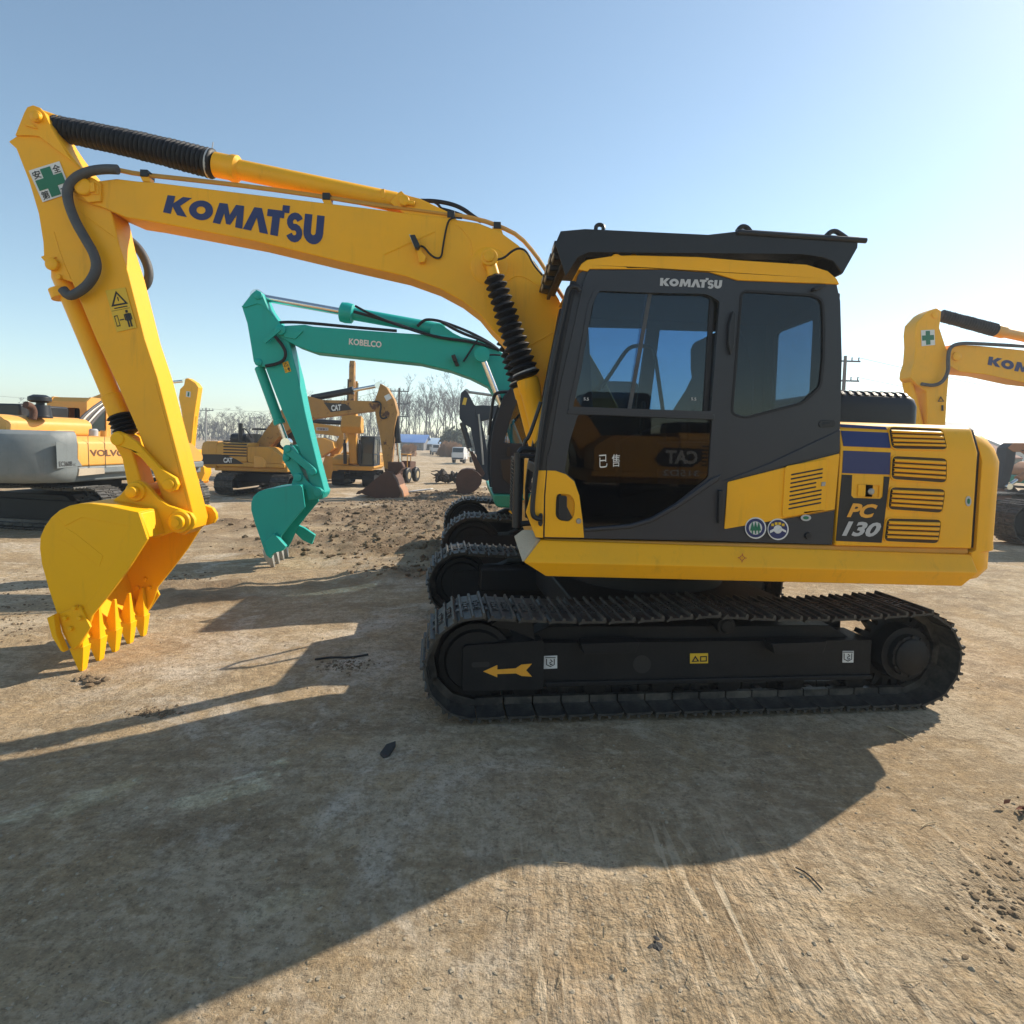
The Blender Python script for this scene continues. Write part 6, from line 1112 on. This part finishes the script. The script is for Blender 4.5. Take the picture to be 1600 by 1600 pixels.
# ================================================================== beyond the yard
def bare_tree(seed, h, spread, levels=4):
    r = random.Random(seed); tr, cr = MB(), MB()
    def grow(p, d, l, rad, lev):
        n = 3 if lev < 2 else 2; pts = [p]; q = p.copy(); dd = d.copy()
        for i in range(n):
            dd = (dd + Vector((r.uniform(-1, 1), r.uniform(-1, 1), r.uniform(-.2, .5))) * (.10 + .05 * lev)).normalized(); q = q + dd * (l / n); pts.append(q.copy())
        (tr if lev == 0 else cr).tube(pts, [rad, rad * .45], 5 if lev == 0 else 3)
        if lev >= levels: return
        for i in range((9, 6, 5, 4)[lev]):
            t = r.uniform(.28 if lev == 0 else .2, 1); k = min(int(t * n), n - 1); b0 = pts[k].lerp(pts[k + 1], t * n - k); a = r.uniform(0, 6.28); up = (.75, .6, .5, .4)[lev]
            nd = (dd * up + Vector((math.cos(a), math.sin(a), r.uniform(.0, .5))) * spread).normalized(); grow(b0, nd, l * r.uniform(.28, .5) * (1.15 - .5 * t if lev == 0 else 1), max(rad * (.50 - .15 * t), .016), lev + 1)
    grow(Vector((0, 0, -.1)), Vector((0, 0, 1)), h, h * .014, 0); return tr, cr
M['bark'] = paint('bark', (.055, .045, .038), .95, (.09, .075, .062), .6, 2, .05); M['twig'] = paint('twigs', (.062, .050, .042), .95, (.09, .075, .062), .5, 2, 0)
M['evergreen'] = paint('evergreen_leaves', (.035, .055, .03), .8, (.06, .075, .04), .6, 1.2, 0); M['reed'] = paint('dry_reed', (.34, .19, .10), .9, (.24, .14, .08), .6, 1.2, 0)
protos = {}
def tree(kind, px, y, hh, label, group):
    pr = protos.get(kind); xx, _ = G.at(px, 690, y)
    if pr is None:
        tr, cr = bare_tree(*kind); o = bpy.data.objects.new('bare_tree', None); COL.objects.link(o); tr.build('trunk', M['bark'], o, smooth=60); cr.build('crown', M['twig'], o, smooth=0); protos[kind] = (o, kind[1])
        t_ = o
    else: t_ = copy_tree(pr[0])
    k = hh / kind[1]; t_.location = (xx, y, -.05); t_.rotation_euler = (0, 0, rnd.uniform(0, 6.28)); t_.scale = (k, k, k); tag(t_, label, 'tree', group); return t_
K1 = [(21, 8.0, .85), (22, 8.5, .75), (23, 7.5, .95), (24, 8.2, .8)]; K2 = [(31, 14.0, .42), (32, 13.0, .36), (33, 15.0, .45)]
for i in range(130):
    px = -60 + i * 4.4 + rnd.uniform(-4, 4); y = rnd.uniform(118, 150); tree(K1[i % 4], px, y, rnd.uniform(4.6, 6.3), 'low bare bushy tree in the dense grey thicket behind the yard at left', 'low bare trees of the thicket')
for i in range(56):
    px = 480 + i * 6.0 + rnd.uniform(-5, 5); y = rnd.uniform(112, 150); tree(K2[i % 3], px, y, rnd.uniform(8.5, 11.5) * (.8 if px < 600 else 1), 'tall slender bare poplar with upright branches beyond the blue roofed sheds', 'tall bare poplars')
for i in range(30):
    px = 1330 + i * 24 + rnd.uniform(-9, 9); y = rnd.uniform(130, 160); tree(K1[i % 4], px, y, rnd.uniform(4, 5.5), 'low bare tree in the far hedge line at right behind the hall', 'low bare trees at right')
b = MB(); r2 = random.Random(77)
for _ in range(16000):
    px = r2.uniform(-80, 1900); y = r2.uniform(150, 165); xx = G.at(px, 690, y)[0]; h = r2.uniform(1.2, 6.2) * (.8 + .4 * math.sin(px * .021) * math.cos(px * .0073)) * (1 if px < 640 else .8); a = r2.gauss(0, .14); l = r2.uniform(.5, 1.6); z = max(h - l, -.1)
    b.add([(xx - .06, y, z), (xx + .06, y, z), (xx + a * l + .02, y, z + l), (xx + a * l - .04, y, z + l)], [(0, 1, 2, 3)])
tag(b.build('thicket', M['twig'], smooth=0), kind='stuff')
def leaf_mass(b, c, rad, n, size, r, upright=False):
    for _ in range(n):
        a = Vector((r.gauss(0, 1), r.gauss(0, 1), r.gauss(0, 1))).normalized() * r.uniform(.55, 1.0); k = 1 + .3 * math.sin(a.x * 5 + c[0]) * math.cos(a.z * 4); p = Vector((c[0] + a.x * rad[0] * k, c[1] + a.y * rad[1] * k, c[2] + a.z * rad[2] * k))
        if p.z < 0: continue
        u = Vector((r.gauss(0, 1), r.gauss(0, 1), r.gauss(0, 1) + (4 if upright else 0))).normalized(); v = u.orthogonal().normalized() * size * (.25 if upright else .6); u = u * size * r.uniform(.6, 1.3); b.add([p - u - v * .3, p + v, p + u, p - v], [(0, 1, 2, 3)])
def bush(name, px, py0, py1, wpx, y, mat, label, cat, upright=False, n=2600):
    r = random.Random(int(px)); xx, zt_ = G.at(px, py0, y); h = zt_; half = wpx * y / FP / 2; b = MB(); o = bpy.data.objects.new(name, None); COL.objects.link(o); o.location = (xx, y, 0)
    for k in range(6): leaf_mass(b, (r.uniform(-.6, .6) * half, r.uniform(-.5, .5) * half, h * r.uniform(.35, .62)), (half * .55, half * .5, h * .42), n // 6, .22 if not upright else .5, r, upright)
    b.build('crown', mat, o, smooth=0); b = MB()
    for k in range(5): b.tube([(r.uniform(-.3, .3) * half, 0, -.05), (r.uniform(-.5, .5) * half, r.uniform(-.4, .4), h * .6)], [.09, .03], 5)
    b.build('trunk', M['bark'], o); tag(o, label, cat); return o
bush('evergreen_shrub', 705, 668, 706, 50, 75, M['evergreen'], 'dark green evergreen shrub rising right of the blue roofed sheds', 'shrub'); bush('evergreen_shrub', 745, 672, 706, 40, 78, M['evergreen'], 'dark evergreen shrub showing beside the dark grey arm', 'shrub')
bush('reed_clump', 707, 696, 714, 36, 62, M['reed'], 'rusty orange clump of dry reeds below the evergreen shrub', 'reeds', True); bush('reed_clump', 640, 700, 712, 18, 60, M['reed'], 'smaller dry reed clump left of the far road', 'reeds', True)
M['roofblue'] = paint('blue_roof_sheet', (.06, .16, .42), .5, (.25, .35, .5), .5, .3, 0); M['roofpale'] = paint('pale_blue_sheet', (.30, .42, .58), .5, (.4, .45, .5), .5, .3, 0); M['wallgrey'] = paint('shed_wall', (.16, .16, .17), .8, (.1, .1, .1), .5, .5, 0); M['roofgrey'] = paint('grey_roof_sheet', (.10, .115, .13), .5, (.14, .15, .16), .5, .2, 0); M['roofred'] = paint('red_roof_tiles', (.20, .075, .05), .8, (.14, .06, .05), .5, .6, 0); M['whitesheet'] = paint('white_cladding', (.62, .62, .62), .5, (.45, .45, .45), .4, .4, 0)
def shed(name, px0, px1, y, eave, ridge, dep, roof, label, wall='wallgrey', wins=4, cat='shed'):
    x0, _ = G.at(px0, 690, y); x1, _ = G.at(px1, 690, y); o = bpy.data.objects.new(name, None); COL.objects.link(o); o.location = (x0, y, 0); w = x1 - x0; b = MB(); b.box(0, w, 0, dep, -.05, eave); b.plate([(0, eave), (dep, eave), (dep / 2, ridge - .05)], .02, w - .02, ax='x'); b.build('wall', M[wall], o)
    b = MB(); b.plate([(-.4, eave - .08), (dep / 2, ridge), (dep + .4, eave - .08), (dep + .4, eave + .02), (dep / 2, ridge + .12), (-.4, eave + .02)], -.3, w + .3, ax='x'); b.build('roof', M[roof], o, bevel=.02)
    for k in range(wins): xa = w * (k + .3) / wins; b = MB(); b.box(xa, xa + w * .4 / wins, -.03, .02, eave * .3, eave * .75); b.build('window', M['glassfar'], o)
    tag(o, label, cat); return o
shed('shed', 621, 662, 92, 1.2, 2.35, 7, 'roofblue', 'far low shed with saturated blue metal roof at the end of the road'); shed('shed', 663, 686, 96, 1.0, 1.9, 6, 'roofpale', 'small far shed with pale blue sheet roof right of the blue one', wins=2)
shed('warehouse', 1440, 1800, 58, 3.9, 5.2, 16, 'roofgrey', 'long hall with dark grey sheet roof at the far right', wins=9, cat='hall'); shed('shed', 1577, 1700, 46, 2.3, 3.6, 8, 'whitesheet', 'white clad shed partly in front of the grey roofed hall', 'whitesheet', 4); shed('house', 1540, 1586, 42, 1.6, 2.5, 5, 'roofred', 'low brick house with dull red roof behind the orange machine', 'rust', 3, 'house')
def truck(px, py, y, w, label, yaw=0.0):
    x, _ = gp(px, py); xx = G.at(px, 690, y)[0]; f = Fr(xx, y, yaw); o = thing('truck', f, label, 'truck', 'trucks by the far road'); o.scale = (.62, .62, .62)
    b = MB(); b.box(-.5 * w, .5 * w, -1.0, .9, .45, 1.25); b.plate([(-1.0, 1.25), (-.75, 1.9), (.75, 1.9), (.9, 1.25)], -.47 * w, .47 * w, ax='x'); c = b.build('cab', M['whitesheet'], o, bevel=.06)
    b = MB(); b.add([(-.42 * w, -.99, 1.3), (.42 * w, -.99, 1.3), (.42 * w, -.79, 1.82), (-.42 * w, -.79, 1.82)], [(0, 1, 2, 3)]); b.build('windscreen', M['glassfar'], c); b = MB(); b.box(-.45 * w, .45 * w, -1.04, -.99, .5, .66); b.build('bumper', M['darkgrey'], c)
    b = MB(); b.box(-.5 * w, .5 * w, 1.0, 4.2, .75, .85); b.box(-.5 * w, -.46 * w, 1.0, 4.2, .85, 1.4); b.box(.46 * w, .5 * w, 1.0, 4.2, .85, 1.4); b.build('cargo_bed', M['silver'], o)
    for yy in (-.3, 3.2):
        for s in (-1, 1): b = MB(); b.cyl((s * .32 * w, yy, .4), (s * .5 * w, yy, .4), .4, seg=18); b.build('wheel', M['rubber'], o)
truck(681, 713, 66, 1.3, 'smaller white truck farther up the road near the reeds', R(14)); truck(719, 727, 44, 1.5, 'nearer white truck parked on the road verge beside the dark grey arm', R(-10))
# tree stump and timber lumps at the end of the churned strip
x, y = gp(695, 752); r2 = random.Random(9); b = MB()
for k in range(26): rock(b, (x + r2.gauss(0, .28), y + r2.gauss(0, .2), abs(r2.gauss(.08, .16))), r2.uniform(.07, .22), r2, 1.0)
for k in range(9): a = r2.uniform(0, 6.28); b.tube([(x, y, .2), (x + .35 * math.cos(a), y + .35 * math.sin(a), r2.uniform(.15, .5)), (x + .6 * math.cos(a + .3), y + .6 * math.sin(a + .3), r2.uniform(0, .5))], [.05, .012], 5, 1)
tag(b.build('tree_stump', M['bark'], smooth=50), 'uprooted tree stump with roots at the far end of the churned soil', 'stump')
x, y = gp(656, 768); b = MB(); b.plate([(-.4, -.05), (-.1, -.16), (.35, -.1), (.42, .08), (0, .12), (-.3, .1)], .0, .035, ax='z'); b.v = [(x + v[0], y + v[1], gz(x, y) + .06 + v[2] + .15 * v[0]) for v in b.v]; tag(b.build('plastic_sheet', M['white'], bevel=.01), 'white plastic scrap on the churned soil beside the rusty bucket', 'scrap')
def pole(px, pyt, y, arms, label, lean=0):
    x, zt_ = G.at(px, pyt, y); o = bpy.data.objects.new('utility_pole', None); COL.objects.link(o); o.location = (x, y, 0); b = MB(); b.tube([(0, 0, -.1), (lean * zt_, 0, zt_)], [.16, .10], 10); b.build('mast', M['bark'] if arms > 1 else M['steel'], o)
    for k in range(arms):
        z = zt_ - .35 - k * 1.3; b = MB(); b.box(-1.0 + lean * z, 1.0 + lean * z, -.05, .05, z - .05, z + .05); b.build('crossarm', M['darkgrey'], o)
        for xx in (-.9, -.45, .45, .9): b = MB(); b.rev((xx + lean * z, 0, z + .05), (xx + lean * z, 0, z + .27), [(0, .03), (.3, .05), (.5, .03), (.7, .05), (1, .03)], 8); b.build('insulator', M['darkgrey'], o)
    tag(o, label, 'pole'); return x, zt_
p1 = pole(322, 637, 80, 1, 'slim pale utility pole rising from the thicket at left'); p2 = pole(624, 606, 62, 3, 'dark utility pole with three crossarms right of the rust spotted arm'); p3 = pole(1321, 556, 40, 2, 'utility pole with two crossarms just right of the charcoal cab'); p4 = pole(398, 650, 105, 1, 'thin far utility pole left of the teal arm')
def wire(a, c, name_label):
    b = MB(); pts = []
    for i in range(17): t = i / 16; p = Vector(a).lerp(Vector(c), t); p.z -= 1.2 * math.sin(math.pi * t); pts.append(p)
    b.tube(pts, .016, 4); tag(b.build('power_line', M['black']), name_label, 'wire')
wire((p2[0] - .9, 62, p2[1] - .1), (p1[0], 80, p1[1] - .1), 'thin power line sagging between the two left poles'); wire((p1[0], 80, p1[1] - .1), (-95, 70, 9), 'thin power line running off to the left from the pale pole'); wire((p3[0] + .9, 40, p3[1] - .1), (60, 38, 3.9), 'power line running right from the pole behind the cab'); wire((p3[0] + .9, 40, p3[1] - 1.4), (60, 38, 3.5), 'lower power line running right from the pole behind the cab')
# --- a machine standing behind the viewer: it shows mirrored in the door glass of the foreground cab
B7 = Fr(4.0, -6.6, 0, 0)
b7 = thing('excavator', B7, 'dusty yellow excavator mirrored in the lower door glass of the foreground cab', 'excavator', EXG)
gen_crawlers(b7, 2.6, 3.6, .8, 40, .5, 0); gen_upper(b7, (YD, YD, M['black']), W=2.5, xf=-1.6, xr=1.7, rad=2.3, zd=.95, zh=1.95, ztop=2.9)
b = MB(); b.plate([(-.2, 1.36), (.0, 1.62), (.85, 1.62), (.85, 1.36), (.65, 1.22), (-.02, 1.22)], 1.25, 1.262); b.build('flank_stripe', M['catblack'], b7, smooth=0)
def lettering(root, txt, x0, x1, z0, z1, w, bold=.04):
    vs, fs = text2d(txt, bold); a0 = min(v[0] for v in vs); a1 = max(v[0] for v in vs); c0 = min(v[1] for v in vs); c1_ = max(v[1] for v in vs)
    return put_mesh('lettering', M['white'], root, [(x1 - (x - a0) / (a1 - a0) * (x1 - x0), w, z0 + (y - c0) / (c1_ - c0) * (z1 - z0)) for x, y in vs], fs)
lettering(b7, 'CAT', .05, .75, 1.28, 1.57, 1.268); lettering(b7, '315D2', .0, .8, 1.0 + .02, 1.15, 1.268, .02)
b = MB(); b.plate([(-.7, 1.3), (-1.9, 2.9), (-3.2, 3.9), (-6.2, 3.6), (-6.2, 3.2), (-3.2, 3.35), (-2.4, 2.8), (-1.5, 1.3)], -.22, .22); b.build('boom', YD, b7, bevel=.02)
b = MB(); b.plate([(-6.0, 4.2), (-5.7, 4.0), (-5.8, 3.2), (-4.9, 1.0), (-5.1, .9), (-6.3, 3.2)], -.18, .18); b.build('arm', YD, b7, bevel=.02)
b = MB(); b.plate([(-5.1, 1.1), (-4.7, 1.0), (-4.6, .5), (-5.0, .02), (-5.3, .1), (-5.8, .5), (-5.6, .95)], -.5, .5); b.build('bucket', YD, b7, bevel=.03)
# ------------------------------------------------------------------ the hazy air over the yard
b = MB(); b.box(-324, 324, -29, 322, -1.3, 18); hm = bpy.data.materials.new('haze'); hm.use_nodes = True; ht = hm.node_tree; ht.nodes.remove(ht.nodes['Principled BSDF'])
pv = ht.nodes.new('ShaderNodeVolumePrincipled'); pv.inputs['Density'].default_value = .0021; pv.inputs['Color'].default_value = (.80, .86, .94, 1); pv.inputs['Anisotropy'].default_value = .35
ht.links.new(pv.outputs[0], ht.nodes['Material Output'].inputs['Volume']); hz = b.build('haze', hm, smooth=0); tag(hz, kind='stuff')
